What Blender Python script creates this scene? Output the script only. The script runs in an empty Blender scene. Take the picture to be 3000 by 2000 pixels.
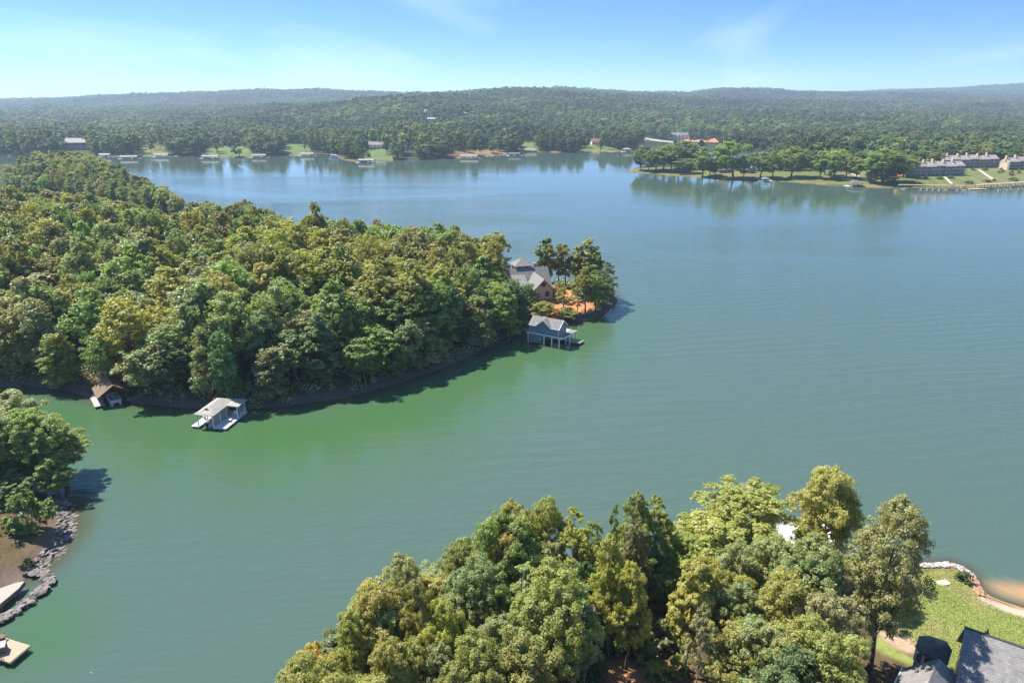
import bpy, math, random
import numpy as np
from mathutils import Vector, Matrix

# ------------------------------------------------------------------ camera, sky, sun, exposure
SC = bpy.context.scene
COL = SC.collection
H = 70.0                      # camera height above the lake
F = 2000.0                    # focal length in photo pixels (3000 wide)
PITCH = math.atan(690.0 / F)
cam = bpy.data.cameras.new('camera')
cam.lens = 24.0; cam.sensor_width = 36.0; cam.clip_start = 1.0; cam.clip_end = 40000.0
camo = bpy.data.objects.new('camera', cam); COL.objects.link(camo)
camo.location = (0, 0, H); camo.rotation_euler = (math.pi / 2 - PITCH, 0, 0)
SC.camera = camo

SUN_AZ = math.radians(-60.0)  # measured from the view direction (+Y), negative = left
SUN_EL = math.radians(57.0)
sund = Vector((math.sin(SUN_AZ) * math.cos(SUN_EL), math.cos(SUN_AZ) * math.cos(SUN_EL), math.sin(SUN_EL)))
sl = bpy.data.lights.new('sun', 'SUN'); sl.energy = 5.0; sl.angle = math.radians(0.55); sl.color = (1.0, 0.945, 0.85)
so = bpy.data.objects.new('sun', sl); COL.objects.link(so)
so.rotation_euler = (-sund).to_track_quat('-Z', 'Y').to_euler()

W = bpy.data.worlds.new('World'); SC.world = W; W.use_nodes = True
wn = W.node_tree; wn.nodes.clear()
def N(nt, t, **kw):
    n = nt.nodes.new(t)
    for k, v in kw.items():
        if k.startswith('i_'):
            key = k[2:]
            n.inputs[int(key) if key.isdigit() else key].default_value = v
        else: setattr(n, k, v)
    return n
def L(nt, a, ao, b, bi): nt.links.new(a.outputs[ao], b.inputs[bi])
tc = N(wn, 'ShaderNodeTexCoord')
stretch = N(wn, 'ShaderNodeVectorMath', operation='MULTIPLY_ADD'); stretch.inputs[1].default_value = (1, 1, 2.9); stretch.inputs[2].default_value = (0, 0, 0.03)
L(wn, tc, 'Generated', stretch, 0)
nrm = N(wn, 'ShaderNodeVectorMath', operation='NORMALIZE'); L(wn, stretch, 0, nrm, 0)
sky = N(wn, 'ShaderNodeTexSky', sky_type='NISHITA', sun_disc=False, sun_elevation=SUN_EL, sun_rotation=SUN_AZ, altitude=300.0, air_density=1.0, dust_density=0.0, ozone_density=2.5)
L(wn, nrm, 0, sky, 'Vector')
skc = N(wn, 'ShaderNodeHueSaturation', i_Hue=0.502, i_Saturation=1.24, i_Value=1.0); L(wn, sky, 0, skc, 'Color')
# thin cirrus: directions projected on a high flat layer, then streaky noise
sep = N(wn, 'ShaderNodeSeparateXYZ'); L(wn, tc, 'Generated', sep, 0)
zc = N(wn, 'ShaderNodeMath', operation='MAXIMUM', i_1=0.02); L(wn, sep, 'Z', zc, 0)
za = N(wn, 'ShaderNodeMath', operation='ADD', i_1=0.10); L(wn, zc, 0, za, 0)
cx = N(wn, 'ShaderNodeMath', operation='DIVIDE'); L(wn, sep, 'X', cx, 0); L(wn, za, 0, cx, 1)
cy = N(wn, 'ShaderNodeMath', operation='DIVIDE'); L(wn, sep, 'Y', cy, 0); L(wn, za, 0, cy, 1)
cv = N(wn, 'ShaderNodeCombineXYZ'); L(wn, cx, 0, cv, 0); L(wn, cy, 0, cv, 1)
mp = N(wn, 'ShaderNodeMapping'); mp.inputs['Rotation'].default_value = (0, 0, math.radians(28)); mp.inputs['Scale'].default_value = (0.5, 0.22, 1); mp.inputs['Location'].default_value = (3.1, 1.7, 0)
L(wn, cv, 0, mp, 0)
cn = N(wn, 'ShaderNodeTexNoise', i_Scale=1.1, i_Detail=5.0, i_Roughness=0.5, i_Distortion=0.9); L(wn, mp, 0, cn, 'Vector')
cr = N(wn, 'ShaderNodeMapRange', clamp=True); cr.inputs[1].default_value = 0.50; cr.inputs[2].default_value = 0.90; cr.inputs[3].default_value = 0.0; cr.inputs[4].default_value = 0.38
L(wn, cn, 'Fac', cr, 0)
cm = N(wn, 'ShaderNodeMix', data_type='RGBA'); L(wn, cr, 0, cm, 0); L(wn, skc, 0, cm, 6); cm.inputs[7].default_value = (7.6, 8.3, 9.0, 1)
bg = N(wn, 'ShaderNodeBackground', i_Strength=0.107); L(wn, cm, 2, bg, 'Color')
wo = N(wn, 'ShaderNodeOutputWorld'); L(wn, bg, 0, wo, 0)

SC.view_settings.view_transform = 'Standard'; SC.view_settings.look = 'None'
SC.view_settings.exposure = 1.12; SC.view_settings.gamma = 1.0; SC.view_settings.use_curve_mapping = False
SC.cycles.use_denoising = True
SC.cycles.max_bounces = 9; SC.cycles.diffuse_bounces = 7; SC.cycles.glossy_bounces = 3; SC.cycles.transmission_bounces = 4
SC.cycles.transparent_max_bounces = 6; SC.cycles.volume_bounces = 0; SC.cycles.sample_clamp_indirect = 4.0
SC.cycles.volume_step_rate = 10.0

# ------------------------------------------------------------------ projection helpers (photo pixel -> point of the place)
CP, SP = math.cos(PITCH), math.sin(PITCH)
def ray(px, py):
    u = (px - 1500.0) / F; v = -(py - 1000.0) / F
    return np.array([u, v * SP + CP, v * CP - SP])
def at(px, py, z=0.0):
    d = ray(px, py); t = (z - H) / d[2]
    return np.array([d[0] * t, d[1] * t, z])
def atY(px, py, Y):
    d = ray(px, py); t = Y / d[1]
    return np.array([d[0] * t, Y, H + d[2] * t])
def proj(x, y, z):
    dep = y * CP - (z - H) * SP
    up = y * SP + (z - H) * CP
    return 1500 + F * x / dep, 1000 - F * up / dep

# ------------------------------------------------------------------ noise and land shape
def vnoise(x, y, seed=0):
    x = np.asarray(x, float); y = np.asarray(y, float)
    xi = np.floor(x).astype(np.int64); yi = np.floor(y).astype(np.int64)
    fx = x - xi; fy = y - yi
    fx = fx * fx * (3 - 2 * fx); fy = fy * fy * (3 - 2 * fy)
    def h(a, b):
        n = (a * 374761393 + b * 668265263 + seed * 974634511) & 0x7fffffff
        n = ((n ^ (n >> 13)) * 1274126177) & 0x7fffffff
        return ((n ^ (n >> 16)) & 0xffff) / 65535.0
    a = h(xi, yi); b = h(xi + 1, yi); c = h(xi, yi + 1); d = h(xi + 1, yi + 1)
    return (a * (1 - fx) + b * fx) * (1 - fy) + (c * (1 - fx) + d * fx) * fy
def fbm(x, y, seed=0, o=4):
    s = 0; a = .5; t = 0
    for i in range(o):
        s = s + a * vnoise(x * 2 ** i, y * 2 ** i, seed + i); t += a; a *= .5
    return s / t
def inside(P, x, y):
    x = np.asarray(x, float); y = np.asarray(y, float)
    r = np.zeros(x.shape, bool); n = len(P)
    for i in range(n):
        x0, y0 = P[i]; x1, y1 = P[(i + 1) % n]
        if y0 == y1: continue
        c = ((y0 > y) != (y1 > y)) & (x < (x1 - x0) * (y - y0) / (y1 - y0) + x0)
        r ^= c
    return r
def sdist(P, x, y):
    x = np.asarray(x, float); y = np.asarray(y, float)
    d = np.full(x.shape, 1e18); n = len(P)
    for i in range(n):
        x0, y0 = P[i]; x1, y1 = P[(i + 1) % n]
        ex, ey = x1 - x0, y1 - y0; q = ex * ex + ey * ey + 1e-12
        t = np.clip(((x - x0) * ex + (y - y0) * ey) / q, 0, 1)
        d = np.minimum(d, (x - x0 - t * ex) ** 2 + (y - y0 - t * ey) ** 2)
    d = np.sqrt(d)
    return np.where(inside(P, x, y), d, -d)
def wl(pts): return [tuple(at(a, b, 0)[:2]) for a, b in pts]
def smooth(P, it=2):
    for _ in range(it):
        Q = []
        for i in range(len(P)):
            a = np.array(P[i]); b = np.array(P[(i + 1) % len(P)])
            Q += [tuple(.75 * a + .25 * b), tuple(.25 * a + .75 * b)]
        P = Q
    return P
MAIN_PX = [(-500, 1100), (-150, 1125), (0, 1130), (100, 1128), (190, 1142), (260, 1160), (330, 1172), (420, 1182), (520, 1190), (620, 1196), (720, 1197), (850, 1187), (1000, 1165), (1150, 1126), (1300, 1075), (1420, 1020), (1500, 985), (1560, 968), (1640, 950), (1720, 936), (1775, 915), (1806, 888), (1808, 872), (1790, 848), (1700, 838), (1600, 836), (1480, 830), (1350, 815), (1200, 790), (1000, 762), (800, 740), (700, 722), (600, 700), (545, 690), (480, 680), (380, 645), (250, 620), (100, 590), (-100, 570), (-500, 560)]
BACK_PX = [(-500, 550), (-100, 560), (100, 578), (250, 606), (380, 630), (470, 662), (530, 668), (552, 655), (540, 640), (480, 620), (400, 582), (330, 530), (250, 505), (150, 492), (0, 486), (-200, 480), (-500, 478)]
LEFT_PX = [(-900, 1420), (-300, 1400), (-100, 1410), (60, 1425), (150, 1450), (190, 1478), (206, 1530), (192, 1585), (150, 1635), (112, 1668), (80, 1690), (30, 1712), (-40, 1745), (-150, 1800), (-400, 1950), (-900, 2200)]
NEAR_PX = [(2640, 1655), (2700, 1650), (2790, 1648), (2832, 1664), (2862, 1700), (2890, 1742), (2940, 1762), (3000, 1782), (3100, 1815), (3300, 1850), (3900, 1880)]
NEAR2_PX = [(700, 2350), (800, 2150), (900, 2030), (1010, 1935), (1200, 1815), (1400, 1725), (1600, 1672), (1900, 1645), (2200, 1645), (2420, 1662), (2560, 1664)]
FAR_PX = [(-1500, 470), (-500, 462), (0, 458), (280, 457), (330, 460), (420, 458), (520, 458), (600, 460), (700, 462), (800, 458), (880, 455), (940, 450), (975, 452), (1005, 468), (1045, 474), (1100, 471), (1250, 468), (1400, 461), (1480, 453), (1560, 445), (1680, 448), (1780, 447), (1850, 441), (1880, 430), (1868, 418), (1885, 409), (1925, 413), (1975, 418), (2030, 421), (2085, 421), (2150, 421), (2230, 424), (2260, 436), (2200, 455), (2090, 470), (1960, 482), (1880, 489), (1842, 498), (1848, 504), (1900, 509), (2000, 517), (2060, 521), (2150, 527), (2250, 531), (2330, 534), (2420, 541), (2500, 546), (2560, 549), (2650, 552), (2760, 552), (2870, 548), (3000, 540), (3200, 530), (3700, 518), (4600, 505)]
MAIN = smooth(wl(MAIN_PX)); BACK = smooth(wl(BACK_PX)); LEFT = smooth(wl(LEFT_PX))
NEAR = wl(NEAR2_PX) + wl(NEAR_PX) + [(260, 20), (200, 5), (-120, 5)]
FAR = wl(FAR_PX) + [(16000, 600), (16000, 16000), (-16000, 16000), (-16000, 700)]
# canopy rows of the rolling country at a few distances (photo columns -> rows)
XC = np.array([-900, 0, 200, 400, 600, 800, 1000, 1150, 1300, 1500, 1640, 1700, 1850, 2000, 2100, 2200, 2300, 2450, 2600, 2700, 2850, 2950, 3050, 3900.])
ROWS = {
 1500: [412, 408, 398, 385, 378, 372, 376, 366, 360, 362, 372, 378, 390, 394, 394, 396, 398, 396, 398, 398, 396, 395, 395, 395],
 2300: [370, 362, 358, 352, 342, 324, 306, 289, 277, 271, 276, 284, 305, 322, 330, 334, 336, 338, 340, 342, 343, 344, 344, 344],
 3500: [330, 322, 318, 316, 312, 310, 305, 296, 282, 268, 266, 270, 282, 292, 296, 298, 300, 302, 304, 306, 306, 306, 306, 306],
 4900: [302, 297, 290, 281, 271, 268, 267, 273, 276, 268, 259, 264, 270, 276, 262, 263, 272, 274, 276, 278, 281, 284, 285, 285],
 8000: [312, 308, 304, 300, 298, 296, 294, 294, 294, 290, 288, 288, 286, 284, 280, 278, 276, 274, 268, 264, 255, 250, 251, 250]}
RK = np.array([500.0] + sorted(ROWS) + [12000.0])
CANOPY = 21.0
_tab = [np.full(len(XC), 5.0)]
for r in sorted(ROWS):
    dep = PITCH - np.arctan((1000 - np.array(ROWS[r], float)) / F)
    _tab.append(np.maximum(H - np.tan(dep) * r - CANOPY, 4.0))
_tab.append(np.maximum(_tab[-1] * .6, 20.0))
_tab = np.array(_tab)
def country(x, y):
    x = np.asarray(x, float); y = np.maximum(np.asarray(y, float), 1.0)
    r = np.hypot(x, y) ; rr = y          # rows depend on forward distance
    col = 1500 + F * x / (rr * CP + 0.02 * rr)
    lr = np.log(np.clip(rr, 500, 12000)); lk = np.log(RK)
    k = np.clip(np.searchsorted(lk, lr) - 1, 0, len(RK) - 2)
    t = (lr - lk[k]) / (lk[k + 1] - lk[k]); t = np.clip(t, 0, 1); t = t * t * (3 - 2 * t)
    ci = np.clip(np.searchsorted(XC, col) - 1, 0, len(XC) - 2)
    u = np.clip((col - XC[ci]) / (XC[ci + 1] - XC[ci]), 0, 1)
    a = _tab[k, ci] * (1 - u) + _tab[k, ci + 1] * u
    b = _tab[k + 1, ci] * (1 - u) + _tab[k + 1, ci + 1] * u
    z = a * (1 - t) + b * t
    n = fbm(x / 420.0, y / 420.0, 5, 4) - .5
    return z + n * np.clip((rr - 900) / 1200, 0, 1) * 34.0 + (fbm(x / 150.0, y / 150.0, 9, 3) - .5) * np.clip((rr - 1500) / 2500, 0, 1) * 22.0
def ground(x, y):
    x = np.asarray(x, float); y = np.asarray(y, float)
    n = fbm(x / 14.0, y / 14.0, 3, 3) - .5
    sm = sdist(MAIN, x, y); sb = sdist(BACK, x, y); sL = sdist(LEFT, x, y); sn = sdist(NEAR, x, y); sf = sdist(FAR, x, y)
    def bank(s, h, w, slope, top):
        up = h * np.clip(s / w, 0, 1) + np.clip(s - w, 0, None) * slope
        up = top * np.tanh(up / top)
        return np.where(s > 0, up + n * np.clip(s / 6, 0, 1) * .8, np.maximum(s * .22, -5.0))
    z = bank(sm, 1.5, 3.0, .15, 9.5)
    z = np.maximum(z, bank(sb, 1.5, 4, .16, 16.0))
    z = np.maximum(z, bank(sL, 1.6, 3, .2, 9.0))
    sn_sl = np.interp(x, [10, 45, 60], [.15, .10, .06])
    z = np.maximum(z, bank(sn, 1.0, 2.2, sn_sl, 9.0))
    cz = country(x, y)
    near = 1.0 + np.clip(sf, 0, None) * .085
    condo = 1.0 + np.clip(sf - 4, 0, None) * .155
    near = np.where((x > 355) & (y < 760), np.minimum(condo, 13 + n), near)
    up = cz - np.logaddexp(0, (cz - near) / 2.0) * 2.0      # smooth minimum
    zf = np.where(sf > 0, np.maximum(np.minimum(sf * .5, 1.0), up) + n * .5 * np.clip(sf / 10, 0, 1), np.maximum(sf * .15, -5.0))
    z = np.where(sf > 0, np.maximum(z, zf), np.maximum(z, zf))
    return z
def G(x, y): return float(ground(np.array([x]), np.array([y]))[0])
_ys = np.exp(np.linspace(math.log(35), math.log(9000), 1400))
def on_ground(px, py):
    d = ray(px, py); t = _ys / d[1]
    zr = H + d[2] * t; g = ground(d[0] * t, _ys)
    i = np.nonzero(zr <= np.maximum(g, 0))[0]
    if not len(i): return atY(px, py, 5000)
    i = i[0]
    if i == 0: return np.array([d[0] * t[0], _ys[0], g[0]])
    a = zr[i - 1] - max(g[i - 1], 0); b = max(g[i], 0) - zr[i]; f = a / (a + b + 1e-9)
    Y = _ys[i - 1] + f * (_ys[i] - _ys[i - 1]); x = d[0] * Y / d[1]
    return np.array([x, Y, G(x, Y)])
def gp(pts): return [tuple(on_ground(a, b)[:2]) for a, b in pts]

# ------------------------------------------------------------------ materials
MATS = {}
def mat(name, color, rough=.7, spec=.3, noise=0.0, scale=1.0, bump=0.0, metal=0.0, stretch=(1, 1, 1), color2=None):
    if name in MATS: return MATS[name]
    m = bpy.data.materials.new(name); m.use_nodes = True; nt = m.node_tree
    b = nt.nodes['Principled BSDF']
    b.inputs['Roughness'].default_value = rough; b.inputs['Specular IOR Level'].default_value = spec; b.inputs['Metallic'].default_value = metal
    c = tuple(color) + (1,)
    if noise or color2 or bump:
        t = N(nt, 'ShaderNodeTexCoord'); mpn = N(nt, 'ShaderNodeMapping'); mpn.inputs['Scale'].default_value = stretch
        L(nt, t, 'Object', mpn, 0)
        n = N(nt, 'ShaderNodeTexNoise', i_Scale=scale, i_Detail=5.0, i_Roughness=.6); L(nt, mpn, 0, n, 'Vector')
        mx = N(nt, 'ShaderNodeMix', data_type='RGBA'); 
        r = N(nt, 'ShaderNodeMapRange'); r.inputs[1].default_value = .3; r.inputs[2].default_value = .7; L(nt, n, 'Fac', r, 0); L(nt, r, 0, mx, 0)
        c2 = tuple(color2) if color2 else tuple(v * (1 + noise) for v in color)
        c1 = tuple(color) if color2 else tuple(v * (1 - noise) for v in color)
        mx.inputs[6].default_value = c1 + (1,); mx.inputs[7].default_value = c2 + (1,)
        L(nt, mx, 2, b, 'Base Color')
        if bump:
            bp = N(nt, 'ShaderNodeBump', i_Strength=bump, i_Distance=.05); L(nt, n, 'Fac', bp, 'Height'); L(nt, bp, 0, b, 'Normal')
    else: b.inputs['Base Color'].default_value = c
    MATS[name] = m; return m
def leaf_material(name, source):
    m = bpy.data.materials.new(name); m.use_nodes = True; nt = m.node_tree; nt.nodes.clear()
    out = N(nt, 'ShaderNodeOutputMaterial')
    if source == 'object':
        oi = N(nt, 'ShaderNodeObjectInfo'); col = (oi, 'Color')
    else:
        a = N(nt, 'ShaderNodeAttribute', attribute_type='INSTANCER', attribute_name='tint'); col = (a, 'Color')
    rn = N(nt, 'ShaderNodeAttribute', attribute_type='GEOMETRY', attribute_name='rnd')
    mr = N(nt, 'ShaderNodeMapRange'); mr.inputs[3].default_value = .70; mr.inputs[4].default_value = 1.30; L(nt, rn, 'Fac', mr, 0)
    hs = N(nt, 'ShaderNodeHueSaturation'); L(nt, col[0], col[1], hs, 'Color'); L(nt, mr, 0, hs, 'Value')
    mh = N(nt, 'ShaderNodeMapRange'); mh.inputs[3].default_value = .485; mh.inputs[4].default_value = .512; L(nt, rn, 'Fac', mh, 0); L(nt, mh, 0, hs, 'Hue')
    b = N(nt, 'ShaderNodeBsdfPrincipled', i_Roughness=.5); b.inputs['Specular IOR Level'].default_value = .55
    L(nt, hs, 0, b, 'Base Color')
    tr = N(nt, 'ShaderNodeBsdfTranslucent')
    tm = N(nt, 'ShaderNodeMix', data_type='RGBA', blend_type='MULTIPLY'); tm.inputs[0].default_value = 1.0
    L(nt, hs, 0, tm, 6); tm.inputs[7].default_value = (1.5, 1.4, .6, 1); L(nt, tm, 2, tr, 0)
    mx = N(nt, 'ShaderNodeMixShader', i_0=.44); L(nt, b, 0, mx, 1); L(nt, tr, 0, mx, 2); L(nt, mx, 0, out, 0)
    return m
LEAF = leaf_material('leaf', 'object'); LEAFI = leaf_material('leaf_wood', 'inst')
BARK = mat('bark', (.15, .115, .085), .9, .1, .35, 3.0, .6, stretch=(1, 1, .25))
BARK_PALE = mat('bark_pale', (.30, .26, .21), .9, .1, .35, 3.0, .6, stretch=(1, 1, .25))

# ------------------------------------------------------------------ object helpers
def link(name, data, parent=None):
    o = bpy.data.objects.new(name, data); COL.objects.link(o)
    if parent is not None: o.parent = parent
    return o
def tag(o, label=None, cat=None, group=None, kind=None):
    if label: o['label'] = label
    if cat: o['category'] = cat
    if group: o['group'] = group
    if kind: o['kind'] = kind
    return o
def thing(name, label, cat, loc=(0, 0, 0), yaw=0.0, group=None):
    o = bpy.data.objects.new(name, None); COL.objects.link(o); o.empty_display_size = .3
    o.location = [float(v) for v in loc]; o.rotation_euler = (0, 0, yaw)
    return tag(o, label, cat, group)
def np_mesh(name, V, Q, mats=(), smooth_=False, n=4, midx=None):
    me = bpy.data.meshes.new(name)
    V = np.ascontiguousarray(V, np.float32); Q = np.ascontiguousarray(Q, np.int32)
    me.vertices.add(len(V)); me.vertices.foreach_set('co', V.ravel())
    me.loops.add(Q.size); me.loops.foreach_set('vertex_index', Q.ravel())
    me.polygons.add(len(Q)); me.polygons.foreach_set('loop_start', np.arange(0, Q.size, n, dtype=np.int32))
    if midx is not None: me.polygons.foreach_set('material_index', np.asarray(midx, np.int32))
    me.update(calc_edges=True)
    me.polygons.foreach_set('use_smooth', np.full(len(Q), smooth_))
    for m in mats: me.materials.append(m)
    me.validate()
    return me
def attr(me, name, data, typ='FLOAT', dom='POINT'):
    a = me.attributes.new(name, typ, dom)
    if typ == 'FLOAT': a.data.foreach_set('value', np.ascontiguousarray(data, np.float32).ravel())
    elif typ == 'INT': a.data.foreach_set('value', np.ascontiguousarray(data, np.int32).ravel())
    elif typ == 'FLOAT_COLOR': a.data.foreach_set('color', np.ascontiguousarray(data, np.float32).ravel())
    else: a.data.foreach_set('vector', np.ascontiguousarray(data, np.float32).ravel())
class B:
    """collects faces of one part"""
    def __init__(s): s.v = []; s.f = []
    def poly(s, pts):
        k = len(s.v); s.v += [tuple(float(c) for c in p) for p in pts]; s.f.append(tuple(range(k, k + len(pts)))); return s
    def box(s, x0, x1, y0, y1, z0, z1):
        k = len(s.v)
        s.v += [(x0, y0, z0), (x1, y0, z0), (x1, y1, z0), (x0, y1, z0), (x0, y0, z1), (x1, y0, z1), (x1, y1, z1), (x0, y1, z1)]
        s.f += [tuple(k + i for i in q) for q in ((0, 3, 2, 1), (4, 5, 6, 7), (0, 1, 5, 4), (1, 2, 6, 5), (2, 3, 7, 6), (3, 0, 4, 7))]; return s
    def slab(s, pts, th=.15):
        """a sheet with thickness below its top face"""
        k = len(s.v); n = len(pts)
        P = [np.array(p, float) for p in pts]
        s.v += [tuple(p) for p in P] + [tuple(p - np.array([0, 0, th])) for p in P]
        s.f.append(tuple(range(k, k + n))); s.f.append(tuple(range(k + 2 * n - 1, k + n - 1, -1)))
        for i in range(n):
            j = (i + 1) % n; s.f.append((k + i, k + n + i, k + n + j, k + j))
        return s
    def prism(s, pts, z0, z1):
        return s.slab([(p[0], p[1], z1) for p in pts], z1 - z0)
    def beam(s, p, q, w=.1, h=None):
        p = Vector(p); q = Vector(q); d = (q - p)
        if d.length < 1e-6: return s
        d.normalize(); up = Vector((0, 0, 1)) if abs(d.z) < .95 else Vector((1, 0, 0))
        a = d.cross(up).normalized() * (w / 2); b = d.cross(a).normalized() * ((h or w) / 2)
        k = len(s.v)
        for e in (p, q):
            for sa, sb in ((-1, -1), (1, -1), (1, 1), (-1, 1)): s.v.append(tuple(e + a * sa + b * sb))
        s.f += [tuple(k + i for i in f) for f in ((0, 1, 2, 3), (7, 6, 5, 4), (0, 4, 5, 1), (1, 5, 6, 2), (2, 6, 7, 3), (3, 7, 4, 0))]; return s
    def post(s, x, y, z0, z1, r=.1, n=8):
        k = len(s.v)
        for z in (z0, z1):
            for i in range(n): s.v.append((x + r * math.cos(2 * math.pi * i / n), y + r * math.sin(2 * math.pi * i / n), z))
        for i in range(n): s.f.append((k + i, k + (i + 1) % n, k + n + (i + 1) % n, k + n + i))
        s.f.append(tuple(k + n + i for i in range(n))); return s
    def loft(s, rings, cap=True):
        k = len(s.v); n = len(rings[0])
        for r in rings: s.v += [tuple(float(c) for c in p) for p in r]
        for j in range(len(rings) - 1):
            for i in range(n):
                s.f.append((k + j * n + i, k + j * n + (i + 1) % n, k + (j + 1) * n + (i + 1) % n, k + (j + 1) * n + i))
        if cap:
            s.f.append(tuple(k + i for i in reversed(range(n)))); s.f.append(tuple(k + (len(rings) - 1) * n + i for i in range(n)))
        return s
    def build(s, name, m, parent=None, smooth_=False):
        me = bpy.data.meshes.new(name); me.from_pydata(s.v, [], s.f); me.materials.append(m)
        if smooth_: me.polygons.foreach_set('use_smooth', [True] * len(me.polygons))
        me.update()
        return link(name, me, parent)
def copy_tree(o, parent=None):
    c = o.copy(); COL.objects.link(c); c.parent = parent
    for ch in list(o.children): copy_tree(ch, c)
    return c
# ------------------------------------------------------------------ terrain: one polar sheet out to the horizon
LAWN_NEAR = gp([(2560, 1690), (2600, 1678), (2650, 1668), (2700, 1667), (2790, 1666), (2822, 1682), (2850, 1720), (2880, 1760), (2940, 1788), (3020, 1815), (3150, 1860), (3200, 2000), (2900, 2000), (2700, 1925), (2690, 1905), (2620, 1850), (2580, 1845)])
LAWN_NEAR2 = gp([(2570, 1858), (2600, 1880), (2650, 1915), (2690, 1935), (2690, 1950), (2610, 1925), (2560, 1895)])
MULCH = gp([(2568, 1850), (2600, 1842), (2640, 1850), (2690, 1885), (2695, 1915), (2650, 1910), (2600, 1880)])
CLEARING = gp([(1760, 1935), (1900, 1920), (2010, 1960), (2030, 2030), (1600, 2030), (1640, 1965)])
BEACH = gp([(2862, 1708), (2890, 1752), (2960, 1775), (3100, 1815), (3100, 1840), (2960, 1795), (2870, 1760), (2845, 1715)])
RED = gp([(1530, 935), (1600, 900), (1620, 862), (1640, 848), (1700, 845), (1740, 865), (1745, 905), (1700, 925), (1640, 935), (1560, 950)])
PATH_MAIN = gp([(215, 1075), (250, 1050), (270, 1050), (262, 1075), (235, 1090)]) 
PATH_MAIN2 = gp([(280, 1000), (296, 998), (298, 1050), (283, 1050)])
RED2 = gp([(1999, 408), (2020, 399), (2070, 404), (2130, 407), (2132, 417), (2080, 418), (1999, 416)])
SANDS = [gp([(1868, 404), (1890, 402), (1925, 409), (1975, 415), (1975, 419), (1920, 415), (1885, 411)])]
LAWNS_FAR = [gp(p) for p in (
 [(405, 440), (424, 412), (462, 412), (498, 436), (492, 459), (405, 459)],
 [(605, 432), (671, 428), (735, 430), (740, 461), (590, 461)],
 [(828, 423), (908, 420), (912, 456), (835, 457)],
 [(1046, 452), (1080, 434), (1148, 437), (1176, 440), (1156, 468), (1093, 470), (1070, 465)],
 [(1505, 416), (1563, 415), (1575, 445), (1520, 449)],
 [(1700, 424), (1745, 422), (1805, 436), (1815, 447), (1700, 448)])]
TAN_FAR = [gp(p) for p in ([(1309, 445), (1383, 437), (1460, 431), (1492, 447), (1470, 458), (1314, 464)],)]
LAWN_PEN = gp([(1842, 497), (1900, 492), (2000, 490), (2120, 494), (2250, 494), (2400, 494), (2520, 494), (2600, 505), (2640, 520), (2660, 552), (2560, 549), (2420, 541), (2250, 531), (2150, 527), (2060, 521), (2000, 517), (1900, 509), (1846, 503)])
LAWN_CONDO = gp([(2640, 552), (2640, 515), (2830, 512), (2830, 492), (2935, 488), (2990, 495), (3150, 500), (3150, 540), (3000, 545), (2870, 551), (2760, 554)])
PEN_BACK = gp([(1842, 499), (1880, 489.5), (1960, 482.5), (2090, 470.5), (2200, 455.5), (2255, 440), (2290, 470), (2290, 500), (1900, 508)])
PARKING = gp([(2662, 462), (2668, 446), (2690, 452), (2745, 458), (2740, 467), (2690, 468)])
ROADS = [gp([(2712, 406), (2735, 384), (2747, 376), (2752, 378), (2740, 392), (2732, 406)]), gp([(2160, 402), (2195, 398), (2210, 402), (2180, 405)])]
def polar(a0, a1, na, r0, r1, nr):
    a = np.radians(np.linspace(a0, a1, na)); r = np.exp(np.linspace(math.log(r0), math.log(r1), nr))
    A, R = np.meshgrid(a, r)
    x = (R * np.sin(A)).ravel(); y = (R * np.cos(A)).ravel()
    i = np.arange(nr - 1)[:, None] * na + np.arange(na - 1)[None, :]
    Q = np.stack([i, i + 1, i + na + 1, i + na], -1).reshape(-1, 4)[:, ::-1]
    return x, y, Q
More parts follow.
